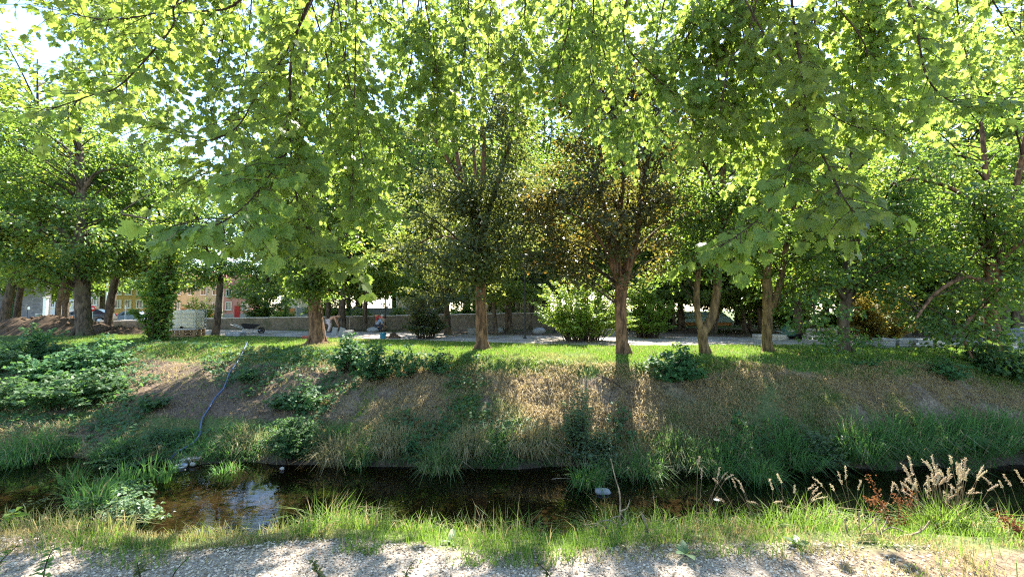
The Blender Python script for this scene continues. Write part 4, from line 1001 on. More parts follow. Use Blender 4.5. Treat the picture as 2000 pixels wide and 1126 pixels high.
leafy('fern', 'bright fern leaning out among the straw tussocks at the far waterline', 'fern', GP(800, 890), 14, .55, .4, 'nettle', .13, 26, wid=.3, seed=21, droop=.6)
leafy('leafy_bush', 'dim bush under the sweeping boughs at the right end of the bank', 'bush', GP(1965, 735), 50, .9, 1.0, 'nettle', .13, 28, tmpl=MP2, seed=22)
leafy('leafy_bush', 'thin bush on the right slope left of the dim bush', 'bush', GP(1850, 735), 20, .6, .7, 'nettle', .11, 22, tmpl=MP2, seed=23)
leafy('leafy_bush', 'leafy weeds among the tall green sedges on the right waterside', 'bush', GP(1600, 895), 44, .75, .75, 'willow', .10, 40, wid=.45, seed=24)
leafy('young_tree', 'leaf-clad young tree standing low on the crest right of the thick grey-brown trunk', 'tree', GP(310, 668), 44, 5.6, 1.15, 'leafy', .17, 120, seed=25, rise=.03, tmpl=MP2)
leafy('sapling', 'tiny dark sapling on the lawn between copper tree and bowed tree', 'sapling', GP(1320, 682), 3, .5, .09, 'leaf', .1, 26, seed=26)
leafy('sapling', 'pair of tiny dark seedlings on the lawn left of the central trunk', 'sapling', GP(726, 676), 4, .2, .3, 'leaf', .08, 7, seed=27)
# bushes in the park
leafy('flowering_bush', 'large pale green bush with two clusters of stems left of the copper tree', 'bush', G(1138, 20.4), 110, 3.2, 2.5, 'bush', .13, 120, seed=30, rise=.22, up=.3)
leafy('flowering_bush', 'pale green bush showing right of the copper tree trunk', 'bush', G(1262, 22.5), 75, 2.9, 1.5, 'bush', .13, 110, seed=31, rise=.25, up=.3)
leafy('round_shrub', 'olive multi-stemmed shrub standing before the rubble wall', 'shrub', G(832, 22.0), 60, 2.4, 1.2, 'dusk', .11, 110, seed=32, rise=.28)
leafy('round_shrub', 'gold-tinged shrub low behind the grey block stacks', 'shrub', G(1715, 20.0), 80, 2.7, 1.6, 'gold', .12, 100, seed=33, rise=.2)
leafy('garden_shrub', 'clipped yellow-green shrub behind the wall, left of the slim straight tree', 'shrub', G(697, 34), 40, 1.6, 1.2, 'bush', .13, 60, seed=34)
leafy('garden_shrub', 'small yellow-green shrub behind the wall, right of the slim straight tree', 'shrub', G(727, 34), 26, 1.4, .8, 'bush', .13, 50, seed=35)
leafy('garden_shrub', 'left one of two round yellow-green shrubs at the white lamp post', 'shrub', G(770, 34), 26, 1.75, .75, 'bush', .13, 60, seed=36)
leafy('garden_shrub', 'right one of two round yellow-green shrubs at the white lamp post', 'shrub', G(785, 34), 24, 1.6, .55, 'bush', .13, 50, seed=37)
for k, (px, Y, h, rr, lf, lab) in enumerate([(1190, 30, 2.0, 2.2, 'leafy', 'shrub in the shade behind the dark kerb stack'), (1290, 36, 2.2, 2.4, 'leafy', 'shrub behind the pole-like tree'), (1480, 38, 2.4, 2.4, 'leafy', 'pale shrub in the field behind the close pair of trees'), (1540, 33, 2.6, 2.2, 'bush', 'sunny yellow-green shrub behind the green machine'), (1640, 29, 1.8, 1.6, 'leafy', 'low shrub behind the broken slab stack'), (1880, 26, 1.7, 1.6, 'leafy', 'low shrub behind the sweeping boughs at the right'), (1000, 36, 1.6, 2.0, 'bush', 'bright hedge shrub over the wall behind the forked grey tree'), (905, 34, 2.2, 1.8, 'bush', 'bright hedge shrub over the wall left of the central trunk'), (640, 40, 3.2, 2.4, 'leafy', 'tall pale shrub behind the wall right of the stout trunk')]):
    leafy('park_shrub', lab, 'shrub', G(px, Y), 60, h, rr, lf, .18, 70, seed=60 + k)
leafy('garden_shrub', 'tall dark hedge shrub before the pink house', 'shrub', G(520, 36), 70, 3.2, 2.0, 'leaf', .16, 90, seed=38)
leafy('garden_shrub', 'pale shrub before the white house with red roof', 'shrub', G(555, 34), 40, 1.9, 1.1, 'bush', .13, 60, seed=39)
leafy('garden_shrub', 'bright shrub over the wall behind the caged water tank', 'shrub', G(398, 33), 50, 2.3, 1.5, 'bush', .14, 70, seed=40)

# sedge and reed clumps along the far waterline
SG = 'sedge clumps along the far waterline'
def wp(px, py, z=WATER - .05):
    p = W(px, py, GY(py, z)); return np.array((p[0], p[1], z))
for (px, py, n, h, sp, tint, lab) in [
    (30, 905, 420, .85, .75, 0, 'dark green sedge sprawling over the water at the left picture edge'),
    (70, 893, 260, .7, .5, .1, 'smaller sedge clump right of the left-edge sedge'),
    (445, 922, 130, .45, .28, 0, 'thin sedge with arching blades right of the grey stone slab'),
    (470, 893, 200, .5, .5, .75, 'straw-yellow tussock in the sun right of the hose end'),
    (655, 908, 240, .6, .42, .85, 'brown drooping straw tussock right of the leafy mound'),
    (702, 912, 180, .5, .3, .1, 'narrow green sedge between two straw tussocks'),
    (765, 905, 230, .6, .4, .9, 'second brown straw tussock, left of the fern'),
    (862, 922, 320, .7, .4, .2, 'large sedge fanning over the water right of the fern'),
    (915, 908, 260, .65, .42, .8, 'straw tussock hanging right of the large fanning sedge'),
    (975, 905, 220, .5, .4, .05, 'low green clump with white specks near the pale dry fringe'),
    (1035, 908, 330, .7, .5, .95, 'wide pale dry fringe of straw left of the willow shrub'),
    (1148, 950, 260, .7, .26, 0, 'bright sedge island standing in the water below the willow shrub'),
    (1195, 925, 220, .6, .34, .15, 'sedge just right of the bright sedge island'),
    (1250, 928, 340, .75, .5, .1, 'thick sedge bending over the water right of the rock'),
    (1340, 915, 300, .7, .5, .25, 'sedge clump behind the pale stick in the water'),
    (1405, 925, 330, .75, .45, 0, 'bushy sedge right of the pale stick in the water'),
    (1490, 940, 260, .75, .32, 0, 'upright sedge standing out in the stream left of the shaded pool'),
    (1555, 915, 320, .8, .5, 0, 'dark sedge left of the leafy waterside weeds'),
    (1680, 912, 360, .85, .55, 0, 'dense sedge behind the seed plumes'),
    (1760, 908, 360, .85, .55, .05, 'dense arching sedge above the plume heads'),
    (1840, 905, 340, .8, .55, 0, 'dense sedge right of the plume heads on the far side'),
    (1920, 905, 340, .85, .6, 0, 'far waterside sedge with trailing blades near the right edge'),
    (1985, 900, 320, .8, .6, .05, 'last sedge clump at the right picture edge'),
    (1870, 922, 90, .5, .25, 0, 'thin sedge trailing in the stream at the right')]:
    p = wp(px, py); p[2] = max(p[2], gz(p[0], p[1]))
    clump('sedge_clump', lab, 'sedge', p, int(n * 1.25), h * 1.12, sp, tint, (.012, .022), .6, .35, group=SG, bend=.6)
RG = 'reed clumps on the little island'
for (px, py, n, h, sp, lab) in [(245, 952, 46, .75, .16, 'tall broad-bladed reed clump with yellowish foot on the island'), (290, 940, 34, .7, .12, 'upright broad-bladed reeds on the island nearest the hose end'), (340, 925, 22, .55, .09, 'slim reeds standing alone in the water by the hose end'),
                                (318, 945, 26, .65, .1, 'reeds with reddish foot between the slim reeds and the upright reeds'), (140, 945, 70, .6, .25, 'arching thin reeds at the back left of the island'), (180, 995, 110, .6, .35, 'fine drooping reeds at the front of the island'), (8, 915, 30, .5, .15, 'few short reeds in the water at the left picture edge'), (215, 955, 36, .6, .16, 'bent reeds left of the tall reed clump')]:
    p = wp(px, py); p[2] = max(p[2], gz(p[0], p[1]))
    clump('reed_clump', lab, 'reeds', p, int(n * 1.2), h * 1.15, sp, 0, (.022, .042) if n < 50 else (.012, .02), .4, 0, group=RG, bend=.5, dryshare=.03)
p = wp(270, 1018)
leafy('water_plant', 'pale round-leaved shrub at the front right of the island', 'shrub', p, 30, .95, .5, 'willow', .09, 34, wid=.7, seed=50)
p = wp(215, 985)
leafy('water_plant', 'low cress-like plant matting the island', 'water plant', p, 40, .3, .9, 'nettle', .07, 26, wid=.8, seed=51)
p = wp(60, 985)
leafy('water_plant', 'feathery submerged plant left of the island', 'water plant', p, 16, .35, .35, 'willow', .07, 24, wid=.3, seed=52)

# near bank clumps
NG = 'grass clumps on the near bank'
def np_(px, Y): 
    x = (px - 1000) / F * Y; return np.array((x, Y, gz(x, Y)))
for (px, Y, n, h, sp, tint, lab) in [
    (650, 3.75, 420, .62, .24, 0, 'lush green grass clump leaning over the water in the near left centre'),
    (720, 3.5, 200, .34, .2, .05, 'shorter grass right of the lush near clump'),
    (560, 3.5, 150, .32, .2, .3, 'grass clump left of the lush near clump with yellowed blades'),
    (815, 3.45, 240, .28, .26, 0, 'low dense grass clump on the near bank between the lush clump and the dry stalks'),
    (940, 3.6, 150, .48, .26, .25, 'near grass clump with dry bent stalks'),
    (1010, 3.6, 160, .5, .24, 0, 'tall blades left of the dead branch on the near bank'),
    (1185, 3.8, 330, .62, .2, 0, 'fresh green clump just behind the dead branch'),
    (1300, 3.55, 220, .4, .3, .05, 'grass right of the dead branch'),
    (1390, 3.55, 260, .42, .26, 0, 'grass clump around the white flower'),
    (620, 3.2, 260, .22, .16, 0, 'tuft growing out over the gravel in the left centre'),
    (1300, 3.05, 220, .2, .15, .05, 'tuft at the gravel edge beside the broad dock leaves'),
    (420, 3.3, 200, .22, .3, .5, 'sunlit yellowish tuft on the near bank right of the island'),
    (200, 3.35, 240, .26, .35, .55, 'pale dry tuft on the near bank in front of the island'),
    (80, 3.3, 180, .28, .25, .45, 'sunny tuft beside the yellow leaf at the lower left'),
    (1555, 3.6, 420, .5, .36, 0, 'thick green grass left of the brushwood'),
    (1640, 3.75, 260, .62, .26, .05, 'tall thin grass at the water behind the brushwood'),
    (1905, 3.55, 520, .48, .4, .05, 'bright sunlit grass clump right of the plume grass'),
    (1700, 3.0, 120, .12, .12, .2, 'small green tuft in the straw on the lower right')]:
    clump('grass_clump', lab, 'grass', np_(px, Y + .1), int(n * .8), h * .84, sp * .85, tint, (.004, .009), .68, 0, 'grass', NG, .6, .2)
def plume_grass(label, px, Y, n, h, sp, plumes, ph, seed, wid=(.006, .012), thick=.014):
    b = np_(px, Y); root = thing('plume_grass', b, label, 'grass', 'plume grasses on the near bank')
    o = clump('blades', None, None, b, n, h, sp, .03, wid, .5, 0, 'grass', None, .6, .06); o.parent = root; o.location = (0, 0, 0)
    r = np.random.default_rng(seed)
    for k in range(plumes):
        a = r.random() * 6.283; q = sp * .9 * math.sqrt(r.random()); x, y = b[0] + math.cos(a) * q, b[1] + math.sin(a) * q * .7
        z = gz(x, y); hh = ph * (.72 + .4 * r.random()); lx, ly = (x - b[0]) * .45 + r.normal() * .06, r.normal() * .06
        P = smooth_path([(x, y, z), (x + lx * .3, y + ly * .3, z + hh * .55), (x + lx, y + ly, z + hh)], 4)
        m = MB(); m.tube(P, np.linspace(.0028, .0014, len(P)), 4, 1, cap=False)
        td = nrm(P[-1] - P[-2] + r.normal(size=3) * .012); L = .07 + .06 * r.random()
        t = np.linspace(0, 1, 7); prof = np.array([.15, .75, 1, .95, .8, .5, .1]) * thick * (.5 + .5 * r.random())
        Q = P[-1] + td * (t * L)[:, None] + np.array((lx, ly, -.2))[None] * (t * t * .05)[:, None]
        m.tube(Q, prof * .6, 6, 0, wob=.3)
        nn_ = 46; u = r.random(nn_); c = np.stack([np.interp(u, t, Q[:, i]) for i in range(3)], -1); dd = r.normal(size=(nn_, 3)) + td * 1.2
        m.cards(c, dd, r.normal(size=(nn_, 3)), .011 + .009 * r.random(nn_), .0045, 0)
        p = m.build('plume', [M['plume'], M['litter']], root, loc=b); p.location = (0, 0, 0)
plume_grass('big clump of grass crowned by a dense tuft of pinkish seed plumes', 1825, 3.75, 760, .50, .20, 54, .60, 1, thick=.012)
plume_grass('grass with thin scattered straw-coloured plumes left of the shaded pool', 1490, 3.75, 300, .36, .30, 15, .46, 2, thick=.0045)
plume_grass('grass with single nodding plumes at the right picture edge', 1965, 3.8, 300, .36, .28, 12, .52, 3, thick=.013)
plume_grass('sparse dry plume stalks standing between brushwood and water', 1680, 3.85, 120, .36, .2, 8, .55, 4, thick=.006)
plume_grass('two dry seed stalks leaning over the water right of the dead branch', 1330, 3.75, 50, .3, .2, 5, .62, 5, thick=.006)
def dock(label, px, Y, h, seed):
    b = np_(px, Y); name_ = 'dock_plant'; r = np.random.default_rng(seed)
    w = MB(); lv = MB()
    for k in range(5):
        dx, dy = r.normal() * .10, r.normal() * .06
        P = smooth_path([b, b + (dx * .5, dy * .5, h * .5), b + (dx, dy, h * (.7 + .4 * r.random()))], 4); w.tube(P, np.linspace(.006, .002, len(P)), 5)
        n = 70; u = .35 + .65 * r.random(n); c = np.stack([np.interp(u, np.linspace(0, 1, len(P)), P[:, i]) for i in range(3)], -1) + r.normal(size=(n, 3)) * .022
        lv.cards(c, r.normal(size=(n, 3)), r.normal(size=(n, 3)), .020, .016)
    w.v += lv.v; off = w.n
    w.f += [(f + off, mm, sm_) for f, mm, sm_ in lv.f]; w.n += lv.n
    tag(w.build(name_, M['rust'], loc=b), label, 'plant')
dock('tall rust-coloured dock gone to seed beside the big plume clump', 1740, 3.8, .62, 1)
dock('low rust-brown dock in the straw at the right picture edge', 1985, 3.25, .16, 2)
def rosette(label, px, Y, L, n, seed, mat='willow', name='weed_plant'):
    b = np_(px, Y); r = np.random.default_rng(seed); m = MB(); a = np.linspace(0, 6.283, n, endpoint=False) + r.random(n) * .6
    tm = np.array([(0, .45), (.10, 0), (.2, .25), (.22, .55), (.13, .85), (0, 1), (-.13, .85), (-.22, .55), (-.2, .25), (-.10, 0)]); tt = np.array([(0, i, i % 9 + 1) for i in range(1, 10)])
    C = np.repeat(b[None] + (0, 0, .01), n, 0); D = np.stack([np.cos(a), np.sin(a), .5 + .6 * r.random(n)], -1)
    m.shaped(C, D, np.array((0, 0, 1.)) + r.normal(size=(n, 3)) * .3, L * (.6 + .6 * r.random(n)), tm, tt, 0, .35)
    tag(m.build(name, M[mat], loc=b), label, 'weed')
rosette('grey-green broad dock leaves at the gravel edge', 1332, 2.92, .115, 7, 1)
rosette('second smaller rosette of broad grey-green leaves on the gravel edge', 1545, 3.05, .085, 6, 2)
rosette('single round grey leaf plant in the turf left of the dry stalks', 885, 3.15, .10, 4, 3)
def weed_stalk(label, px, Y, h, lean, seed, leaf='nettle', name='weed_plant', nl=16, LL=.05):
    b = np_(px, Y); root = thing(name, b, label, 'weed'); r = np.random.default_rng(seed)
    P = smooth_path([b - (0, 0, .02), b + (lean * .4, .0, h * .55), b + (lean, .02, h)], 5); w = MB(); w.tube(P, np.linspace(.005, .002, len(P)), 5)
    lv = MB(); u = .2 + .8 * r.random(nl); c = np.stack([np.interp(u, np.linspace(0, 1, len(P)), P[:, i]) for i in range(3)], -1)
    a = r.random(nl) * 6.283; lv.cards(c, np.stack([np.cos(a), np.sin(a), .2 + r.normal(size=nl) * .3], -1), np.array((0, -.2, 1.)) + r.normal(size=(nl, 3)) * .4, LL * (.6 + .8 * r.random(nl)), LL * .5)
    o = w.build('stalk', M['twig'], root, loc=b); o.location = (0, 0, 0); o = lv.build('foliage', M[leaf], root, loc=b); o.location = (0, 0, 0)
weed_stalk('bright green weed stalk rising through the gravel at the lower left', 108, 2.62, .20, .03, 1, nl=22)
weed_stalk('dark slanting weed at the lower left corner', 5, 2.62, .22, .14, 2, 'leaf', nl=30, LL=.04)
weed_stalk('leafy dark weed on the gravel left of centre', 300, 2.6, .13, -.06, 3, 'dusk', nl=26, LL=.045)
weed_stalk('thin slanting weed on the gravel left of centre, right of the leafy dark weed', 345, 2.58, .17, .10, 4, 'leaf', nl=10, LL=.03)
weed_stalk('mossy weed stem crossing the gravel below the tuft', 640, 2.6, .14, -.07, 5, 'dusk', nl=26, LL=.04)
weed_stalk('thin forked weed on the gravel right of the tuft', 790, 2.62, .13, .07, 6, 'dusk', nl=12, LL=.03)
weed_stalk('dark bent weed on the gravel below the dead branch', 1080, 2.65, .10, -.10, 7, 'dusk', nl=18, LL=.035)
weed_stalk('stubby dark weed on the pale gravel at the lower right', 1932, 2.5, .06, .01, 8, 'dusk', nl=8, LL=.03)
weed_stalk('yellow leafy weed in the sun at the lower left bank', 38, 3.32, .14, .02, 9, 'bush', nl=9, LL=.09)
weed_stalk('yellowing curled weed on the near bank before the island', 188, 3.35, .12, .03, 10, 'bush', nl=6, LL=.07)

# ---------------------------------------------------------------- dead wood, stones, hose
def sticks(name, label, cat, b, paths, mat='deadwood'):
    m = MB()
    for P, r0, r1 in paths:
        Q = smooth_path([np.array(p, float) + b for p in P], 4); m.tube(Q, np.linspace(r0, r1, len(Q)), 6, 0, wob=.2)
    tag(m.build(name, M[mat], loc=b), label, cat)
b = np_(1205, 3.45)
sticks('dead_branch', 'bleached dead branch standing upright and forked on the near bank', 'branch', b, [
    ([(0, 0, -.02), (.012, .02, .12), (.018, .05, .26), (-.01, .08, .38), (-.04, .1, .52)], .008, .003), ([(.012, .02, .10), (-.05, .03, .08), (-.1, .0, .02), (-.14, -.02, .0)], .006, .003),
    ([(.014, .02, .14), (.07, .03, .16), (.10, .05, .22)], .006, .002), ([(.0, .0, .02), (.05, -.02, .06), (.09, -.05, -.02)], .006, .003), ([(.012, .02, .13), (.06, .01, .05), (.08, -.02, -.03)], .005, .003), ([(-.02, .0, .05), (-.10, .02, .07), (-.19, .04, .03), (-.27, .05, .02)], .005, .002), ([(-.05, .0, .0), (-.16, -.01, .05), (-.2, 0, .03)], .004, .002)])
b = np_(1262, 3.3)
sticks('broken_stub', 'short orange-brown broken stub right of the dead branch', 'branch', b, [([(0, 0, -.03), (-.02, .01, .06), (-.045, .03, .14)], .012, .008)])
b = np_(1700, 3.3)
P_ = [([(-.05, 0, 0), (.05, .02, .05), (.12, .05, .12)], .008, .004), ([(-.02, 0, 0), (.10, .01, .06), (.2, -.02, .03)], .007, .004), ([(-.12, .02, -.02), (-.12, .03, .10), (-.115, .03, .17)], .007, .005), ([(-.22, .01, -.02), (-.23, .02, .07), (-.235, .02, .12)], .007, .006), ([(.0, .02, .0), (.02, .03, .09), (.05, .03, .14)], .006, .003), ([(-.2, 0, .0), (-.05, -.02, .03), (.1, -.03, .01)], .006, .003), ([(-.1, .03, .02), (.0, .04, .09), (.03, .05, .15)], .006, .003)]
sticks('brushwood', 'small heap of broken twigs at the edge of the sunny straw', 'brushwood', b, P_)
b = np_(1790, 3.25)
sticks('driftwood', 'pale curved driftwood stick lying right of the twig heap', 'branch', b, [([(-.19, 0, .02), (-.09, .01, .03), (.0, .02, .06), (.08, .05, .11)], .010, .004), ([(-.02, .02, .05), (.0, .03, .1)], .005, .002)])
b = GP(1165, 735)
e1, e2, e3 = GP(1200, 756) - b, GP(1230, 775) - b, GP(1188, 790) - b
sticks('fallen_branch', 'dark fallen branch with side twigs lying down the dry slope', 'branch', b, [([(0, 0, .06), e1 + (0, 0, .1), e2 + (0, 0, .06)], .02, .008), ([e1 * .8 + (0, 0, .09), e1 + (-.1, -.3, .05), e3 + (0, 0, .05)], .012, .005), ([e1 + (0, 0, .09), e1 + (.35, .1, .1)], .01, .004)], 'twig')
b = wp(1340, 912, WATER)
sticks('floating_stick', 'pale thin stick lying over the water under the right sedges', 'branch', b, [([(-.35, 0, .01), (-.1, .02, .08), (.3, .05, .09)], .012, .007)])
b = wp(1095, 936, WATER)
sticks('floating_stick', 'short stick floating left of the bright sedge island', 'branch', b, [([(-.2, 0, .01), (0, .02, .025), (.2, .02, .01)], .011, .006)])
m = MB(); b = wp(1178, 962, WATER); m.rock(b + (0, 0, .02), (.34, .22, .16), 0, .25); tag(m.build('boulder', M['stone'], loc=b), 'grey wet rock in the stream beside the bright sedge island', 'rock')
m = MB(); b = wp(374, 903, WATER); m.box(b + (0, 0, .10), (.46, .2, .07), 0, .12, bev=.02, jit=.03, ry=-.12); tag(m.build('stone_slab', M['concrete_lt'], loc=b), 'flat grey slab of stone lying at the waterline below the hose', 'stone')
m = MB(); b = wp(376, 910, WATER); m.rock(b + (0, 0, .05), (.14, .1, .1), 0, .2); tag(m.build('cobble', M['concrete_lt'], loc=b), 'round pale cobble under the flat slab at the waterline', 'stone')
m = MB(); b = wp(551, 917, WATER); m.rock(b + (0, 0, .03), (.11, .08, .08), 0, .2); tag(m.build('pebble', M['concrete_lt'], loc=b), 'single white pebble at the waterline below the leafy mound', 'stone')
m = MB(); b = np_(1392, 3.62); b = b + (0, 0, .3)
for k in range(9):
    a = k * .7; m.cards(np.array([b]), np.array([(math.cos(a), math.sin(a), .5)]), np.array([(0, 0, 1.)]), .028, .02)
m.tube(np.array([b - (0, 0, .34), b]), [.003, .002], 5, 1)
tag(m.build('white_flower', [M['white'], M['nettle']], loc=b), 'small white flower head above the near right grass', 'flower')
hp = [(484, 670), (479, 682), (470, 698), (460, 716), (447, 738), (436, 762), (420, 785), (404, 806), (394, 824), (393, 840), (389, 857), (377, 874), (354, 890)]
HP = [GP(*p) + (.02 * math.sin(p[1]), 0, 0.10 + .03 * math.sin(p[1] * .7)) for p in hp]; e = wp(336, 900, WATER); HP.append(e + (.02, .05, .15)); HP.append(e + (-.02, -.1, -.02))
m = MB(); m.tube(smooth_path(HP, 6), .026, 8); b = HP[0]
tag(m.build('hose', M['hose'], loc=b), 'long blue hose running down the bank from the lawn into the stream', 'hose')
m = MB(); b = wp(352, 912, WATER)
m.lathe([(.13, -.06), (.15, 0), (.15, .03), (.13, .03), (.125, -.03), (.03, -.05)], b + (0, 0, .02), 18)
tag(m.build('strainer', M['metal'], loc=b), 'round pale strainer ring lying in the water at the hose end', 'strainer')
# ---------------------------------------------------------------- building site things in the park
def part(mb, name, mat, root):
    loc = np.array(root.location) if root.parent is None else np.array((0, 0, 0))
    o = mb.build(name, M[mat] if isinstance(mat, str) else mat, root); return o
def local(root_label, name, cat, p, rz=0.0, group=None): return thing(name, p, root_label, cat, group, rz)
# water tank in a cage on pallets
p = G(370, 22.7)
for k in range(3):
    t = local(['lowest wooden pallet under the caged water tank', 'middle wooden pallet under the caged water tank', 'top wooden pallet carrying the caged water tank'][k], 'pallet', 'pallet', p + (0, 0, .145 * k), .12 + .03 * k, 'pallets stacked under the water tank')
    m = MB()
    for i in range(6): m.box((0, -.44 + i * .176, .133), (1.2, .12, .022), bev=.003)
    part(m, 'deck', 'wood_or' if k == 2 else 'wood', t)
    for i in range(3):
        m = MB(); m.box((0, -.44 + i * .44, .111), (1.2, .1, .022), bev=.003); m.box((0, -.44 + i * .44, .011), (1.2, .1, .022), bev=.003)
        for j in range(3): m.box((-.53 + j * .53, -.44 + i * .44, .061), (.14, .1, .078), bev=.004)
        part(m, 'skid', 'wood', t)
t = local('white plastic water tank in a metal cage on a stack of pallets', 'water_tank', 'tank', p + (0, 0, .435), .12)
m = MB(); m.box((0, 0, .52), (1.12, .92, .95), bev=.09); m.lathe([(.11, .99), (.12, 1.0), (.12, 1.05), (.0, 1.06)], (0, 0, 0), 16); part(m, 'bottle', 'plastic', t)
m = MB(); m.box((0, 0, .03), (1.2, 1.0, .04), bev=.005)
for z in np.linspace(.06, 1.02, 6):
    for s_ in (-1, 1): m.tube(np.array([(-.6, s_ * .5, z), (.6, s_ * .5, z)]), .008, 5); m.tube(np.array([(s_ * .6, -.5, z), (s_ * .6, .5, z)]), .008, 5)
for x in np.linspace(-.6, .6, 8):
    for s_ in (-1, 1): m.tube(np.array([(x, s_ * .51, .05), (x, s_ * .51, 1.03)]), .008, 5)
for y in np.linspace(-.5, .5, 6):
    for s_ in (-1, 1): m.tube(np.array([(s_ * .61, y, .05), (s_ * .61, y, 1.03)]), .008, 5)
part(m, 'cage', 'metal', t)
m = MB(); m.lathe([(.05, -.06), (.05, .03), (.03, .06), (0, .06)], (0, -.54, .14), 10, axis='Y'); part(m, 'valve', 'black', t)
def block_stack(label, px, Y, dims, n, mat='concrete', rz=0.0, name='paver_stack', jit=.01, cat='blocks', pall=False):
    b = G(px, Y); t = local(label, name, cat, b, rz); w, d, h = dims; hh = h / n
    for k in range(n):
        m = MB()
        c = max(1, int(round(w / .42)))
        for i in range(c): m.box(((i + .5) * w / c - w / 2 + rng.normal() * jit * .4, rng.normal() * jit * .5, hh * (k + .5)), (w / c * .97, d, hh * .95), bev=.012, jit=.006)
        part(m, 'course', mat, t)
    return t
block_stack('low stack of grey pavers on the path right of the tree with flared foot', 463, 23.2, (.8, .6, .26), 3, 'stone')
block_stack('grey stone block pile by the path, partly behind the central trunk', 927, 26.0, (.85, .5, .34), 3, 'concrete', .1)
block_stack('dark stack of kerb stones in the shade left of the copper tree trunk', 1193, 23.6, (.95, .6, .42), 3, 'slab', -.1)
block_stack('leftmost grey block stack under the sweeping boughs', 1722, 17.2, (.54, .5, .38), 4, 'concrete', .05)
block_stack('second grey block stack from the left under the sweeping boughs', 1756, 17.2, (.56, .5, .36), 4, 'concrete', -.04)
block_stack('third grey block stack with a pale label on its face', 1792, 17.0, (.62, .5, .37), 4, 'concrete', .03)
block_stack('narrow pale block stack at the right end of the grey stacks', 1822, 17.0, (.28, .4, .36), 3, 'concrete_lt', 0)
m = MB(); b = G(1788, 16.74) + (0, 0, .2); m.box(b, (.1, .004, .08), ry=-.15); tag(m.build('paper_label', M['white'], loc=b), 'white paper label stuck to the third grey block stack', 'label')
m = MB(); b = G(1052, 25.6); m.rock(b + (0, 0, .19), (.84, .6, .46), 0, .14, 2, 0, True); tag(m.build('boulder', M['stone'], loc=b), 'large pale grey boulder beside the path behind the lamp post', 'rock')
m = MB(); b = G(976, 27.0); m.rock(b + (0, 0, .16), (.55, .45, .42), 0, .12, 2); tag(m.build('boulder', M['stone'], loc=b), 'rounded grey boulder behind the small slender tree', 'rock')
m = MB(); b = G(729, 28.0); m.rock(b + (0, 0, .13), (.8, .5, .38), 0, .15, 2, 0, True); tag(m.build('boulder', M['stone'], loc=b), 'light grey boulder in front of the two workers at the wall', 'rock')
for k, (px, yy, lab) in enumerate([(654, 23.3, 'left of two grey paving slabs leaning beside the stout trunk'), (668, 23.1, 'right of two grey paving slabs leaning beside the stout trunk')]):
    b = G(px, yy); m = MB(); m.box(b + (0.02, 0, .25), (.28, .07, .54), bev=.008, rx=.2, ry=.28); tag(m.build('paving_slab', M['slab'], loc=b), lab, 'slab', 'paving slabs leaning beside the stout trunk')
t = local('small rack of stacked pale kerbs right of the leaning slabs', 'kerb_stack', 'kerbs', G(682, 23.2), .2)
for k in range(3):
    m = MB(); m.box((0, 0, .06 + .13 * k), (.48, .5, .09), bev=.01, jit=.01); part(m, 'kerb', 'concrete' if k < 2 else 'concrete_lt', t)
block_stack('row of red bricks on the lawn left of the stout trunk', 603, 21.8, (.5, .25, .16), 2, 'brickred', .05, 'brick_row', .008, 'bricks')
m = MB(); b = G(683, 25); m.tube(np.array([b + (0, 0, 0), b + (.04, 0, 1.05)]), .018, 7); m.box(b + (.045, 0, 1.07), (.14, .03, .03), bev=.005); m.box(b + (0, 0, -.05), (.2, .02, .26), bev=.004)
tag(m.build('spade', M['wood'], loc=b), 'spade stuck upright in the ground behind the kerb rack', 'spade')
def wheelbarrow(label, p, rz):
    t = local(label, 'wheelbarrow', 'wheelbarrow', p, rz)
    bm = MB(); T = np.array([(-.42, -.30, .62), (.52, -.30, .55), (.52, .30, .55), (-.42, .30, .62), (-.25, -.2, .33), (.18, -.2, .30), (.18, .2, .30), (-.25, .2, .33)])
    bm.add(T, np.array([(0, 1, 5, 4), (1, 2, 6, 5), (2, 3, 7, 6), (3, 0, 4, 7), (4, 5, 6, 7)]), smooth=False); part(bm, 'tray', 'black', t)
    for s_ in (-1, 1):
        m = MB(); m.tube(np.array([(-.95, s_ * .28, .58), (-.3, s_ * .22, .32), (.3, s_ * .1, .26), (.62, s_ * .06, .2)]), .018, 7); part(m, 'handle', 'metal', t)
        m = MB(); m.tube(np.array([(-.3, s_ * .2, .32), (-.38, s_ * .24, 0)]), .016, 6); part(m, 'leg', 'metal', t)
    m = MB(); a = np.linspace(0, 2 * np.pi, 21); m.tube(np.stack([.62 + .16 * np.cos(a), a * 0, .2 + .16 * np.sin(a)], -1), .045, 8, cap=False); m.lathe([(0, -.03), (.10, -.02), (.10, .02), (0, .03)], (.62, 0, .2), 12, axis='Y'); part(m, 'wheel', 'tyre', t)
wheelbarrow('black wheelbarrow parked on the path before the sunlit wall', G(490, 26), .25)
m = MB(); b = G(749, 22.0)
m.lathe([(.12, 0), (.145, .12), (.165, .30), (.175, .31), (.15, .30), (.12, .03), (0, .02)], b, 18); a = np.linspace(0, np.pi, 11); m.tube(np.stack([b[0] + .17 * np.cos(a), b[1] - .05 - .1 * np.sin(a), b[2] + .3 - .03 * np.sin(a)], -1), .006, 5)
tag(m.build('bucket', M['blue'], loc=b), 'turquoise bucket standing at the edge of the path', 'bucket')
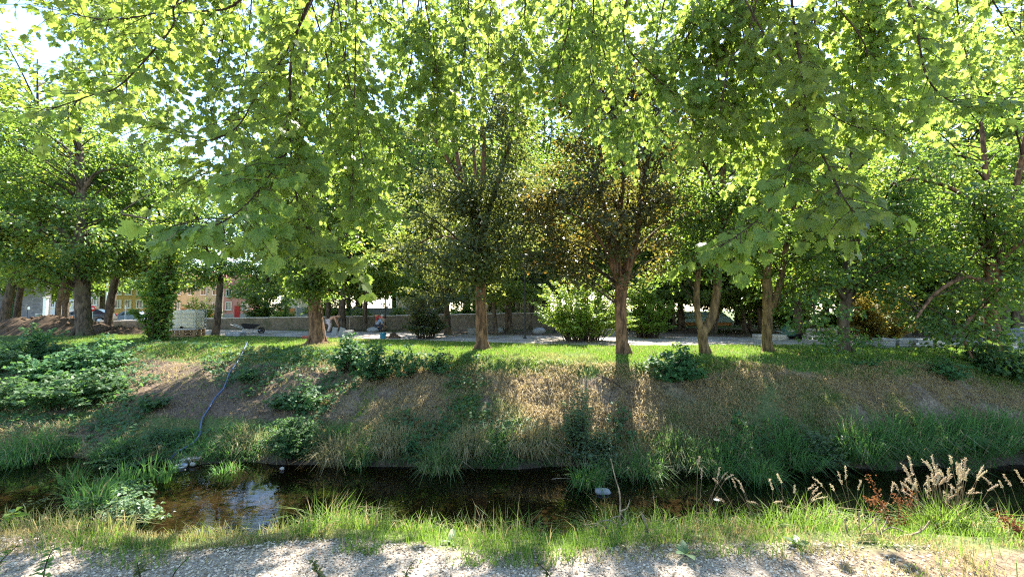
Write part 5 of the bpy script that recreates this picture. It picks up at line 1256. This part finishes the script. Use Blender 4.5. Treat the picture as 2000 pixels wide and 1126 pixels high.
def mound(name, label, cat, c, rx, ry, h, mat, n=22, seed=0, clod=None):
    a = np.linspace(0, 2 * np.pi, 36, endpoint=False); rr = np.linspace(0, 1, n); Rr, A = np.meshgrid(rr, a, indexing='ij')
    x = c[0] + Rr * np.cos(A) * rx * (1 + .15 * np.sin(3 * A + seed)); y = c[1] + Rr * np.sin(A) * ry
    z = ground_z(x, y) + h * (1 - Rr ** 2) ** 1.3 * (1 + .5 * (fbm(x * 1.8 + seed, y * 1.8) - .5)) + (fbm(x * 6, y * 6) - .5) * .14 * (1 - Rr) - .02 * Rr
    i, j = np.meshgrid(np.arange(n - 1), np.arange(36), indexing='ij'); j2 = (j + 1) % 36
    m = MB(); m.add(np.stack([x, y, z], -1), np.stack([i * 36 + j, (i + 1) * 36 + j, (i + 1) * 36 + j2, i * 36 + j2], -1).reshape(-1, 4))
    if clod:
        for k in range(clod):
            u = rng.random(); v = rng.random() * 6.28; q = np.array((c[0] + math.cos(v) * rx * u, c[1] + math.sin(v) * ry * u, 0)); q[2] = gz(q[0], q[1]) + h * (1 - u * u) ** 1.3
            m.rock(q, rng.uniform(.1, .34, 3), 0, .3, 1)
    return tag(m.build(name, M[mat], loc=c), label, cat)
mound('soil_mound', 'long brown mound of dug soil at the left behind the crest', 'soil', G(85, 26.5), 5.2, 1.9, 1.0, 'soil', seed=1, clod=60)
mound('soil_mound', 'heap of broken earth clods between the big trunk and the leaf-clad young tree', 'soil', G(235, 25.5), 2.9, 1.2, .38, 'soil', seed=2, clod=90)
mound('soil_mound', 'small heap of sand beside the turquoise bucket', 'soil', G(769, 22.4), .6, .4, .18, 'soil', seed=3, clod=6)
mound('soil_mound', 'little soil heap beside the path right of the pale bush', 'soil', G(1345, 27), 1.5, .8, .2, 'soil', seed=4, clod=14)
# posts
def post(name, label, cat, px, Y, h, r, mat, head=None):
    b = G(px, Y); t = local(label, name, cat, b)
    m = MB(); m.tube(np.array([(0, 0, -.05), (0, 0, h * .5), (0, 0, h)]), [r * 1.15, r, r * .9], 9); m.lathe([(r * 2.4, 0), (r * 2.4, .05), (r * 1.3, .12)], (0, 0, 0), 12); part(m, 'shaft', mat, t)
    if head == 'lamp':
        m = MB(); m.lathe([(0, h + .42), (.2, h + .34), (.22, h + .3), (.14, h), (.05, h - .02), (0, h - .02)], (0, 0, 0), 12); part(m, 'lantern', 'black', t)
    if head == 'arm':
        m = MB(); m.tube(smooth_path([(0, 0, h), (.3, 0, h + .25), (1.0, 0, h + .3)], 4), r * .7, 7); m.box((1.2, 0, h + .29), (.55, .2, .08), bev=.03); part(m, 'lamp_head', mat, t)
    return t
post('lamp_post', 'slim black lamp post on the lawn edge before the forked grey tree', 'lamp post', 1025, 21.6, 3.9, .045, 'black', 'lamp')
post('marker_post', 'short dark post at the wall end left of the large pale bush', 'post', 1084, 27, .85, .05, 'black')
post('lamp_post', 'thin dark lamp post in front of the rubble wall at the workers', 'lamp post', 753, 29.6, 3.6, .05, 'black', 'lamp')
post('lamp_post', 'tall white street lamp behind the wall with an arm', 'lamp post', 776, 38, 6.0, .07, 'white', 'arm')
post('street_pole', 'white street pole in front of the parked blue car', 'pole', 247, 45, 1.9, .06, 'white')
post('street_pole', 'tall pale pole between the salmon house and the ochre house', 'pole', 209, 55, 5.5, .09, 'white')
# people
def skin_obj(name, joints, edges, mat, parent, sub=2, root='pelvis'):
    me = bpy.data.meshes.new(name); ks = list(joints)
    me.from_pydata([joints[k][:3] for k in ks], [(ks.index(a), ks.index(b)) for a, b in edges], []); me.update()
    o = bpy.data.objects.new(name, me); COL.objects.link(o); o.parent = parent
    sm = o.modifiers.new('skin', 'SKIN')
    lay = me.skin_vertices[0] if len(me.skin_vertices) else None
    for k, d in zip(ks, lay.data if lay else []):
        r = joints[k][3]; d.radius = (r, r) if not isinstance(r, tuple) else r; d.use_root = (k == root)
    s2 = o.modifiers.new('sub', 'SUBSURF'); s2.levels = sub; s2.render_levels = sub
    me.materials.append(M[mat]); return o
def person(label, p, rz, pose, top, bottom, hair, bare=False):
    t = local(label, 'person', 'person', p, rz)
    if pose == 'squat':
        J = dict(pelvis=(0, 0, .34, .125), waist=(.08, 0, .50, .115), chest=(.20, 0, .70, .13), neck=(.30, 0, .84, .055), head0=(.34, 0, .90, .075), head1=(.38, 0, 1.0, .095), head2=(.37, 0, 1.08, .07),
                 shl=(.22, .17, .76, .06), ell=(.40, .20, .52, .045), wrl=(.58, .12, .36, .034), hal=(.64, .10, .31, .032), shr=(.22, -.17, .76, .06), elr=(.38, -.22, .50, .045), wrr=(.56, -.14, .34, .034), har=(.62, -.12, .29, .032),
                 hpl=(.02, .11, .33, .10), knl=(.40, .16, .46, .07), anl=(.16, .15, .09, .05), tol=(.34, .16, .045, .04), hpr=(.02, -.11, .33, .10), knr=(.38, -.18, .44, .07), anr=(.14, -.16, .09, .05), tor=(.32, -.17, .045, .04))
    else:
        J = dict(pelvis=(0, 0, .74, .125), waist=(.10, 0, .84, .115), chest=(.32, 0, .98, .13), neck=(.50, 0, 1.03, .055), head0=(.56, 0, 1.03, .075), head1=(.66, 0, 1.01, .095), head2=(.73, 0, 1.02, .07),
                 shl=(.38, .17, 1.0, .06), ell=(.46, .20, .72, .045), wrl=(.54, .14, .48, .034), hal=(.57, .12, .42, .032), shr=(.38, -.17, 1.0, .06), elr=(.48, -.2, .72, .045), wrr=(.58, -.12, .49, .034), har=(.61, -.1, .43, .032),
                 hpl=(.0, .11, .72, .10), knl=(.10, .13, .42, .07), anl=(-.02, .14, .09, .05), tol=(.14, .15, .045, .04), hpr=(.0, -.11, .72, .10), knr=(.12, -.13, .42, .07), anr=(.0, -.14, .09, .05), tor=(.17, -.15, .045, .04))
    E = [('pelvis', 'waist'), ('waist', 'chest'), ('chest', 'neck'), ('neck', 'head0'), ('head0', 'head1'), ('head1', 'head2')]
    for s_ in 'lr': E += [('chest', 'sh' + s_), ('sh' + s_, 'el' + s_), ('el' + s_, 'wr' + s_), ('wr' + s_, 'ha' + s_), ('pelvis', 'hp' + s_), ('hp' + s_, 'kn' + s_), ('kn' + s_, 'an' + s_), ('an' + s_, 'to' + s_)]
    skin_obj('body', J, E, 'skin', t)
    # fingers
    for s_ in 'lr':
        h = np.array(J['ha' + s_][:3]); d = nrm(h - np.array(J['wr' + s_][:3])); sd = nrm(np.cross(d, (1, 0, 0)) + 1e-3)
        m = MB()
        for k, (o, L) in enumerate([(-.024, .065), (-.008, .078), (.008, .074), (.024, .058)]):
            q = h + sd * o + d * .02; m.tube(np.array([q, q + d * L * .55 + (.006, 0, 0), q + d * L + (.016, 0, -.004)]), [.009, .008, .006], 6)
        q = h + sd * .03; m.tube(np.array([q - d * .01, q + sd * .025 + d * .02, q + sd * .028 + d * .05]), [.010, .009, .007], 6)
        part(m, 'hand', 'skin', t)
    g = lambda ks, f: {k: (*J[k][:3], J[k][3] * f + .012) for k in ks}
    leg = ['pelvis', 'hpl', 'hpr', 'knl', 'knr', 'anl', 'anr']
    skin_obj('trousers', g(leg, 1.06), [('pelvis', 'hpl'), ('pelvis', 'hpr'), ('hpl', 'knl'), ('hpr', 'knr'), ('knl', 'anl'), ('knr', 'anr')], bottom, t)
    if not bare:
        up = ['waist', 'chest', 'shl', 'shr', 'ell', 'elr', 'pelvis']
        skin_obj('shirt', g(up, 1.05), [('pelvis', 'waist'), ('waist', 'chest'), ('chest', 'shl'), ('chest', 'shr'), ('shl', 'ell'), ('shr', 'elr')], top, t)
    for s_ in 'lr':
        a, b_ = np.array(J['an' + s_][:3]), np.array(J['to' + s_][:3]); m = MB(); m.tube(np.array([a + (-.05, 0, -.04), a + (.05, 0, -.03), b_ + (.02, 0, 0)]), [.05, .055, .04], 8); part(m, 'shoe', 'cloth_dark', t)
    h1, h2 = np.array(J['head1'][:3]), np.array(J['head2'][:3]); up = nrm(h2 - np.array(J['head0'][:3]))
    m = MB(); m.rock(h1 + up * .045 - np.array((.02, 0, 0)), (.21, .2, .19), 0, .06, 2); part(m, 'hair', hair, t)
    fw = nrm(np.array((1, 0, -.25)) - up * up.dot((1, 0, -.25)))
    m = MB(); m.rock(h1 + fw * .105, (.035, .03, .045), 0, .05, 1)
    for s_ in (-1, 1): m.rock(h1 + np.array((0, s_ * .1, 0)), (.04, .02, .06), 0, .05, 1)
    part(m, 'face', 'skin', t)
    m = MB()
    for s_ in (-1, 1): m.rock(h1 + fw * .092 + np.array((0, s_ * .035, 0)) + up * .02, (.015, .02, .012), 0, .02, 1)
    m.rock(h1 + fw * .095 - up * .045, (.012, .045, .01), 0, .02, 1); part(m, 'features', 'cloth_dark', t)
person('bare-backed worker in pale trousers bending over beside the leaning slabs', G(643, 27.0), .15, 'bend', None, 'cloth_pink', 'hair', True)
person('worker in a blue-grey shirt squatting at the wall', G(736, 28.4), .5, 'squat', 'cloth_blue', 'cloth_dark', 'hair_grey')
person('worker in a red shirt bending at the wall beside the squatting one', G(751, 28.6), 2.9, 'bend', 'cloth_red', 'cloth_tan', 'hair')
# pale stacks and machine at the right
block_stack('long pale slab stack left of the green machine', 1500, 21.2, (1.35, .6, .28), 2, 'concrete_lt', -.06)
t = local('broken stack of pale slabs with upright stakes right of the thick shaded tree', 'slab_stack', 'slabs', G(1600, 20.6), -.08)
for k in range(4):
    m = MB(); m.box((rng.normal() * .05, 0, .08 + .15 * k), (1.25 - .08 * k, .7, .13), bev=.02, jit=.03); part(m, 'slab', 'concrete_lt', t)
for x in (-.2, .05, .2):
    m = MB(); m.box((x, -.4, .32), (.05, .05, .66), bev=.005); part(m, 'stake', 'wood', t)
t = local('small green machine with black wheels and pink badge behind the thick shaded tree', 'generator', 'machine', G(1540, 21.6), -.1)
m = MB(); m.box((0, 0, .38), (.62, .5, .42), bev=.05); m.box((.02, 0, .62), (.5, .4, .06), bev=.02); part(m, 'housing', 'green_paint', t)
m = MB(); m.box((-.08, -.262, .44), (.26, .02, .07), bev=.004); part(m, 'badge', 'cloth_pink', t)
for s_ in (-1, 1):
    m = MB(); m.lathe([(.0, -.05), (.13, -.05), (.15, -.02), (.15, .02), (.13, .05), (0, .05)], (.24, s_ * .29, .15), 16, axis='Y'); part(m, 'wheel', 'tyre', t)
m = MB(); m.tube(np.array([(-.3, -.2, .3), (-.62, -.2, .42), (-.62, .2, .42), (-.3, .2, .3)]), .016, 6); m.box((-.2, 0, .08), (.06, .3, .16), bev=.01); part(m, 'handle', 'metal', t)
t = local('grey tarpaulin-covered trailer at the right picture edge', 'trailer', 'trailer', G(1992, 17.6), .2)
m = MB(); V = np.array([(-.55, -.4, .38), (.6, -.4, .38), (.6, .4, .38), (-.55, .4, .38), (-.25, -.3, .72), (.6, -.3, .78), (.6, .3, .78), (-.25, .3, .72)]); m.add(V, np.array([(0, 1, 5, 4), (1, 2, 6, 5), (2, 3, 7, 6), (3, 0, 4, 7), (4, 5, 6, 7)]), smooth=False); part(m, 'tarpaulin', 'tarp', t)
m = MB(); m.box((0, 0, .33), (1.15, .8, .1), bev=.01); part(m, 'bed', 'metal', t)
for s_ in (-1, 1):
    m = MB(); m.lathe([(0, -.06), (.16, -.06), (.19, -.02), (.19, .02), (.16, .06), (0, .06)], (.15, s_ * .45, .19), 16, axis='Y'); part(m, 'wheel', 'tyre', t)
m = MB(); m.tube(np.array([(-.5, 0, .33), (-.9, 0, .36)]), .025, 7); m.tube(np.array([(-.5, -.1, .33), (-.5, -.1, 0)]), .02, 6); part(m, 'drawbar', 'metal', t)
t = local('low pale trestle bench right of the brown forked trunk', 'trestle', 'bench', G(1962, 19.0), .05)
m = MB(); m.box((0, 0, .42), (.9, .28, .06), bev=.008); part(m, 'top', 'white', t)
for s_ in (-1, 1):
    m = MB(); m.tube(np.array([(s_ * .38, -.16, 0), (s_ * .36, 0, .4), (s_ * .38, .16, 0)]), .02, 6); part(m, 'leg', 'white', t)
mound('rubble_heap', 'small heap of pale rubble beside the tarpaulin-covered trailer', 'rubble', G(1990, 16.4), .55, .4, .16, 'concrete_lt', seed=5, clod=26)
# long park wall
wxs = np.linspace(-29.5, 2.2, 64); wy0 = 31.0
top = np.interp(wxs, [-29.5, -20, -10, 0, 2.2], [.56, .78, .93, 1.12, 1.14])
t = local('long low rubble wall with pale coping along the far side of the park', 'park_wall', 'wall', (wxs[0], wy0, 0))
V = []; 
for x, z in zip(wxs, top):
    g = gz(x, wy0) - .1; V += [(x - wxs[0], -.2, g), (x - wxs[0], -.2, z), (x - wxs[0], .2, z), (x - wxs[0], .2, g)]
k = np.arange(63); Q = np.concatenate([np.stack([k * 4 + a, (k + 1) * 4 + a, (k + 1) * 4 + (a + 1) % 4, k * 4 + (a + 1) % 4], -1) for a in range(4)] + [np.array([(0, 1, 2, 3), (63 * 4 + 3, 63 * 4 + 2, 63 * 4 + 1, 63 * 4)])])
m = MB(); m.add(np.array(V), Q, smooth=False); part(m, 'masonry', 'rwall', t)
m = MB()
for i in range(0, 63, 3):
    a, b_ = np.array((wxs[i] - wxs[0], 0, top[i] + .035)), np.array((wxs[i + 3] - wxs[0], 0, top[i + 3] + .035)); m.box((a + b_) / 2, (b_[0] - a[0] - .02, .48, .07), bev=.01, jit=.012)
part(m, 'coping', 'concrete_lt', t)
m = MB(); b = np.array((2.2, wy0, 0)); g = gz(3, wy0) - .1
m.add(np.array([(2.2, wy0 - .2, g), (2.2, wy0 - .2, 1.14), (2.2, wy0 + .2, 1.14), (2.2, wy0 + .2, g), (3.9, wy0 - .2, g), (3.9, wy0 - .2, .35), (3.9, wy0 + .2, .35), (3.9, wy0 + .2, g)]), np.array([(0, 4, 5, 1), (1, 5, 6, 2), (2, 6, 7, 3), (4, 7, 6, 5), (0, 1, 2, 3)]), smooth=False)
tag(m.build('wall_ramp', M['rwall'], loc=b), 'sloping end of the rubble wall beside the large pale bush', 'wall')
# grey garden wall behind
t = local('plain grey garden wall behind the park wall', 'garden_wall', 'wall', (-22, 44, gz(-10, 44)))
m = MB(); m.box((7.6, 0, .75), (15.2, .25, 1.7)); part(m, 'panel', 'slab', t)
for x in np.arange(0, 15.3, 3.04):
    m = MB(); m.box((x, 0, .82), (.3, .32, 1.86), bev=.02); part(m, 'pier', 'concrete', t)
# ---------------------------------------------------------------- houses
def house(name, label, x0, x1, Y, z0, z1, depth, wall, roof, wins, rh=2.2, plinth=None, doors=(), cat='house', rz=0.0):
    t = local(label, name, cat, (x0, Y, z0), rz); w = x1 - x0; h = z1 - z0
    m = MB(); m.box((w / 2, depth / 2, h / 2), (w, depth, h)); part(m, 'wall', wall, t)
    if roof:
        m = MB(); o = .4
        V = np.array([(-o, -o, h - .05), (w + o, -o, h - .05), (w + o, depth + o, h - .05), (-o, depth + o, h - .05), (-o, depth / 2, h + rh), (w + o, depth / 2, h + rh)])
        m.add(V, np.array([(0, 1, 5, 4), (2, 3, 4, 5)]), smooth=False); m.add(V, np.array([(0, 4, 3), (1, 2, 5)]), smooth=False); m.add(V, np.array([(0, 3, 2, 1)]), smooth=False)
        r = part(m, 'roof', roof, t)
        m = MB(); m.box((w * .7, depth * .5, h + rh + .3), (.6, .6, 1.2), bev=.02); c = m.build('chimney', M['brickred'], r)
    if plinth:
        m = MB(); m.box((w / 2, -.03, plinth[0] / 2), (w + .04, .1, plinth[0])); part(m, 'plinth', plinth[1], t)
    for (cx, cz, ww, wh) in wins:
        m = MB()
        for s_ in (-1, 1): m.box((cx + s_ * ww / 2, -.06, cz), (.12, .14, wh + .12)); m.box((cx, -.055, cz + s_ * wh / 2), (ww - .12, .13, .12))
        m.box((cx, -.05, cz), (.06, .1, wh - .12)); m.box((cx, -.1, cz - wh / 2 - .1), (ww + .3, .22, .07))
        f = part(m, 'window', 'white', t); m = MB(); m.box((cx, -.012, cz), (ww, .03, wh)); m.build('pane', M['glass'], f)
    for (cx, ww, wh, mt) in doors:
        m = MB(); m.box((cx, -.05, wh / 2), (ww, .12, wh), bev=.01); d = part(m, 'door', mt, t); m = MB(); m.rock((cx + ww * .35, -.13, wh * .48), (.06, .06, .06), 0, .02, 1); m.build('handle', M['metal'], d)
    return t
X_ = lambda px, Y: (px - 1000) / F * Y
z80 = gz(0, 80)
house('house', 'ochre house with dark plinth behind the parked blue car', X_(222, 74), X_(306, 74), 74, z80, z80 + 6.5, 3.5, 'yellowwall', 'roof', [(.9, 2.9, 1.0, 1.3), (2.6, 2.9, 1.0, 1.3), (4.6, 2.9, 1.0, 1.3), (.9, 5.2, 1.0, 1.3), (2.6, 5.2, 1.0, 1.3), (4.6, 5.2, 1.0, 1.3)], plinth=(.9, 'brickred'), doors=[(6.2, 1.0, 2.1, 'wood')])
house('house', 'salmon house seen right of the thick grey-brown trunk', X_(172, 78), X_(219, 78), 78, z80, z80 + 6.8, 3.5, 'palewall', 'roof', [(1.2, 3.4, 1, 1.3), (3.2, 3.4, 1, 1.3), (1.2, 5.6, 1, 1.3), (3.2, 5.6, 1, 1.3)], plinth=(2.2, 'orangewall'))
house('house', 'pink house with grey plinth behind the caged tank', X_(436, 80), X_(492, 80), 80, z80, z80 + 6.2, 3.5, 'pinkwall', 'roof', [(1.1, 2.6, 1, 1.4), (4.2, 2.6, 1, 1.4), (1.1, 5.0, 1, 1.3), (3.0, 5.0, 1, 1.3), (4.6, 5.0, 1, 1.3)], plinth=(1.1, 'concrete'), doors=[(2.7, 1.0, 2.6, 'cloth_red')])
house('house', 'white house with red roof and blue-framed windows left of the stout trunk', X_(548, 78), X_(606, 78), 78, z80, z80 + 5.0, 3.5, 'whitewall', 'roof', [(1.3, 3.5, 1, 1.2), (3.4, 3.5, 1, 1.2), (4.8, 3.5, .9, 1.2)], rh=2.6, plinth=(2.2, 'orangewall'))
house('house', 'cream terrace house between the ochre house and the pink house', X_(308, 84), X_(434, 84), 84, z80, z80 + 7.5, 9, 'beigewall', 'roof', [(x, z, 1, 1.3) for x in (1.5, 4, 6.5, 9, 11.3) for z in (2.6, 5.4)], plinth=(1.2, 'orangewall'), doors=[(5.2, 1.1, 2.2, 'wood')])
house('white_building', 'white building far behind the forked grey tree', X_(940, 72), X_(1068, 72), 72, z80, z80 + 6.5, 8, 'whitewall', None, [(x, z, 1.1, 1.5) for x in (1.2, 3.6, 6.0, 8.4) for z in (2.4, 4.8)], plinth=(.8, 'beigewall'))
house('white_building', 'long pale building glimpsed behind the olive shrub', X_(765, 66), X_(850, 66), 66, z80, z80 + 4.6, 4, 'whitewall', 'roof', [(x, 2.4, 1.1, 1.4) for x in (1.2, 3.4, 5.4)], rh=1.4, plinth=(1.4, 'slab'))
house('pale_house', 'pale house front behind the stone steps', X_(96, 82), X_(168, 82), 82, z80, z80 + 7, 3, 'whitewall', 'roof', [(.8, 2.9, .8, 1.1), (2.6, 2.9, .8, 1.1), (4, 2.9, .8, 1.1)], rh=2)
t = local('tall grey rubble stone wall with ivy at the left', 'stone_wall', 'wall', (X_(-60, 50), 50, gz(-58, 50)))
m = MB(); wt_ = X_(87, 50) - X_(-60, 50); m.box((wt_ / 2, .4, 2.6), (wt_, .8, 5.4), bev=.08); part(m, 'wall', 'castle', t)
m = MB(); n = 1500; xx = rng.uniform(4.3, 5.6, n) + rng.normal(size=n) * .25; zz = rng.uniform(.1, 6, n); m.cards(np.stack([xx, np.full(n, -.05), zz], -1), np.stack([rng.normal(size=n) * .6, np.full(n, -.4), -np.ones(n)], -1), np.stack([rng.normal(size=n) * .3, -np.ones(n), np.full(n, .3)], -1), .2, .17); part(m, 'ivy', 'nettle', t)
m = MB(); m.box((wt_ / 2, .4, 5.36), (wt_ + .2, 1.0, .16), bev=.04); part(m, 'coping', 'concrete', t)
t = local('flight of pale stone steps between the gate pillar and the crooked tree', 'stone_steps', 'steps', (X_(94, 51), 51, gz(-54, 51)))
for k in range(8):
    m = MB(); m.box((1.25, .15 + .3 * k, .09 + .17 * k), (2.5, .34, .18 + .002 * k), bev=.01); part(m, 'step', 'concrete_lt', t)
t = local('white square gate pillar at the end of the tall stone wall', 'gate_pillar', 'pillar', (X_(90, 48), 48, gz(-52, 48)))
m = MB(); m.box((0, 0, 1.4), (.32, .32, 2.8), bev=.02); part(m, 'shaft', 'white', t); m = MB(); m.box((0, 0, 2.85), (.44, .44, .12), bev=.02); part(m, 'cap', 'concrete_lt', t)
# signs and bin
def disc(c, r, d, sides=24): return [(0, -d / 2), (r, -d / 2), (r, d / 2), (0, d / 2)]
t = local('red round no-entry sign with white bar, on a grey post by the road', 'road_sign', 'sign', G(182, 40) )
zc = 1.65 - 4 * 40 / F - t.location.z
m = MB(); m.tube(np.array([(0, .05, 0), (0, .05, zc + .3)]), .03, 8); part(m, 'post', 'metal', t)
m = MB(); m.lathe(disc(0, .27, .03), (0, 0, zc), 28, axis='Y'); d_ = part(m, 'plate', 'red', t); m = MB(); m.box((0, -.022, zc), (.4, .012, .09), bev=.004); m.build('bar', M['white'], d_)
t = local('white board with a small dark emblem under the no-entry sign', 'notice_board', 'board', G(187, 42), 0)
zc = 1.65 - 15 * 42 / F - t.location.z
m = MB(); m.box((0, 0, zc), (.62, .04, .62), bev=.01); b_ = part(m, 'panel', 'white', t); m = MB(); m.lathe([(.04, -.006), (.07, -.006), (.07, .006), (.04, .006)], (0, -.03, zc + .05), 16, axis='Y'); m.box((0, -.026, zc - .1), (.2, .008, .02)); m.build('emblem', M['slab'], b_)
m = MB(); m.tube(np.array([(-.2, .03, 0), (-.2, .03, zc)]), .025, 7); m.tube(np.array([(.2, .03, 0), (.2, .03, zc)]), .025, 7); part(m, 'post', 'metal', t)
t = local('dark information sign with white plate on a thin post before the tall stone wall', 'road_sign', 'sign', G(55, 44))
zc = 1.65 - 2 * 44 / F - t.location.z
m = MB(); m.tube(np.array([(0, .04, 0), (0, .04, zc + .2)]), .03, 8); part(m, 'post', 'black', t); m = MB(); m.box((-.12, 0, zc), (.26, .03, .5), bev=.01); part(m, 'plate', 'car_dark', t); m = MB(); m.box((.14, .0, zc - .08), (.2, .03, .3), bev=.01); part(m, 'panel', 'white', t)
t = local('orange warning board by the parked dark car', 'warning_board', 'sign', G(139, 37.5))
m = MB(); m.box((0, 0, .62), (.42, .05, .36), bev=.01); part(m, 'panel', 'orange', t); m = MB(); m.box((0, 0, .18), (.3, .2, .36), bev=.04); part(m, 'base', 'white', t)
m = MB(); b = G(78, 43); m.lathe([(.2, 0), (.24, .1), (.25, .9), (.27, .92), (.27, .98), (.2, 1.0), (.2, .9), (0, .88)], b, 18); tag(m.build('litter_bin', M['slab'], loc=b), 'grey litter bin beside the white gate pillar', 'bin')
# street sign in blue on the white house
t = local('blue street sign panel on a pole by the white house', 'street_sign', 'sign', G(603, 70)); zc = 1.65 + 25 * 70 / F - t.location.z
m = MB(); m.box((0, 0, zc), (.8, .05, .6), bev=.02); part(m, 'panel', plain('sign_blue', (.03, .14, .55)), t); m = MB(); m.tube(np.array([(0, .06, 0), (0, .06, zc)]), .05, 8); part(m, 'post', 'metal', t)
# cars
def car(label, p, rz, mat, suv):
    t = local(label, 'parked_car', 'car', p, rz); L = 4.3; hw = .88; r = .34
    hb = .98 if suv else .88; ht = 1.66 if suv else 1.42
    prof = [(-2.15, .38), (-2.15, .78), (-2.02, hb), (-1.1, hb + .06), (1.9, hb + .06), (2.12, hb - .05), (2.15, .45), (2.05, .3), (-2.05, .3)]
    def ext(m, prof, w0, w1, zsplit=None):
        n = len(prof); V = []
        for s_ in (-1, 1):
            for x, z in prof: V.append((x, s_ * (w0 if z < (zsplit or 9) else w1), z))
        V = np.array(V); k = np.arange(n); q = np.stack([k, (k + 1) % n, (k + 1) % n + n, k + n], -1); m.add(V, q, smooth=False)
        c = V[:n].mean(0); m.add(np.vstack([V[:n], c]), np.stack([np.full(n, n), (k + 1) % n, k], -1), smooth=False)
        c = V[n:].mean(0); m.add(np.vstack([V[n:], c]), np.stack([np.full(n, n), k, (k + 1) % n], -1), smooth=False)
    m = MB(); ext(m, prof, hw, hw - .04, hb - .02)
    cab = [(-1.05, hb + .05), (-.35, ht - .03), (-.1, ht), (1.55, ht - .02), (1.95, hb + .05)] if suv else [(-.95, hb + .05), (-.2, ht), (1.1, ht), (1.85, hb + .05)]
    ext(m, cab, hw - .06, hw - .2, hb + .2); body = part(m, 'body', mat, t)
    for s_ in (-1, 1):
        for (a, b_) in ((-.62, .28), (.36, 1.2)):
            m = MB(); z0, z1 = hb + .12, ht - .12; y0, y1 = s_ * (hw - .1), s_ * (hw - .185)
            sl_ = .42 if a < 0 else .05
            V = np.array([(a, y0, z0), (b_, y0, z0), (b_ - (.25 if a > 0 else 0), y1, z1), (a + sl_, y1, z1)]); V2 = V + (0, s_ * .05, 0); V = np.vstack([V, V2])
            m.add(V, np.array([(0, 1, 2, 3), (4, 7, 6, 5), (0, 4, 5, 1), (1, 5, 6, 2), (2, 6, 7, 3), (3, 7, 4, 0)]), smooth=False); part(m, 'window', 'glass', t)
        for x in (-1.32, 1.32):
            m = MB(); m.lathe([(.0, -.11), (r * .7, -.11), (r, -.06), (r, .06), (r * .7, .11), (0, .11)], (x, s_ * (hw - .06), r), 20, axis='Y'); w_ = part(m, 'wheel', 'tyre', t)
            m = MB(); m.lathe([(0, -.02), (r * .62, -.02), (r * .62, .02), (0, .02)], (x, s_ * (hw + .055), r), 14, axis='Y'); m.build('rim', M['metal'], w_)
        m = MB(); m.box((-2.08, s_ * .62, .76), (.2, .36, .14), bev=.03); part(m, 'headlight', 'white', t)
        m = MB(); m.box((2.1, s_ * .68, .86), (.12, .2, .26), bev=.03); part(m, 'taillight', 'red', t)
        m = MB(); m.box((-.72, s_ * (hw + .08), hb + .14), (.14, .2, .12), bev=.03); part(m, 'mirror', mat, t)
    m = MB(); V = np.array([(-1.0, -.66, hb + .14), (-1.0, .66, hb + .14), (-.42, .58, ht - .09), (-.42, -.58, ht - .09)]) ; V = np.vstack([V, V - (.06, 0, -.03)]); m.add(V, np.array([(0, 1, 2, 3), (4, 7, 6, 5), (0, 4, 5, 1), (1, 5, 6, 2), (2, 6, 7, 3), (3, 7, 4, 0)]), smooth=False); part(m, 'windscreen', 'glass', t)
    m = MB(); m.box((-2.16, 0, .5), (.06, 1.5, .26), bev=.02); part(m, 'grille', 'black', t)
    return t
car('blue-grey off-road car parked before the ochre house', G(252, 66), .35, 'car_blue', True)
car('dark car half hidden behind the thick grey-brown trunk', G(168, 41), .5, 'car_dark', False)
# lean-to at the right
t = local('low timber shed with pale green sheet roof beyond the bowed tree', 'garden_shed', 'shed', (X_(1335, 37), 37, gz(16, 37) - .05))
wd = X_(1428, 37) - X_(1335, 37)
m = MB(); m.box((wd / 2, .9, .2), (wd, 1.7, .5), bev=.01); part(m, 'wall', 'wood_or', t)
m = MB(); V = np.array([(-.15, -.25, .34), (wd + .15, -.25, .34), (wd + .15, 2.0, 1.16), (-.15, 2.0, 1.16)]); V = np.vstack([V, V + (0, -.02, .06)]); m.add(V, np.array([(3, 2, 1, 0), (4, 5, 6, 7), (0, 1, 5, 4), (1, 2, 6, 5), (2, 3, 7, 6), (3, 0, 4, 7)]), smooth=False); part(m, 'roof', 'roofgreen', t)
for x in np.linspace(.1, wd - .1, 4):
    m = MB(); m.box((x, -.12, .17), (.08, .08, .42), bev=.005); part(m, 'post', 'wood', t)
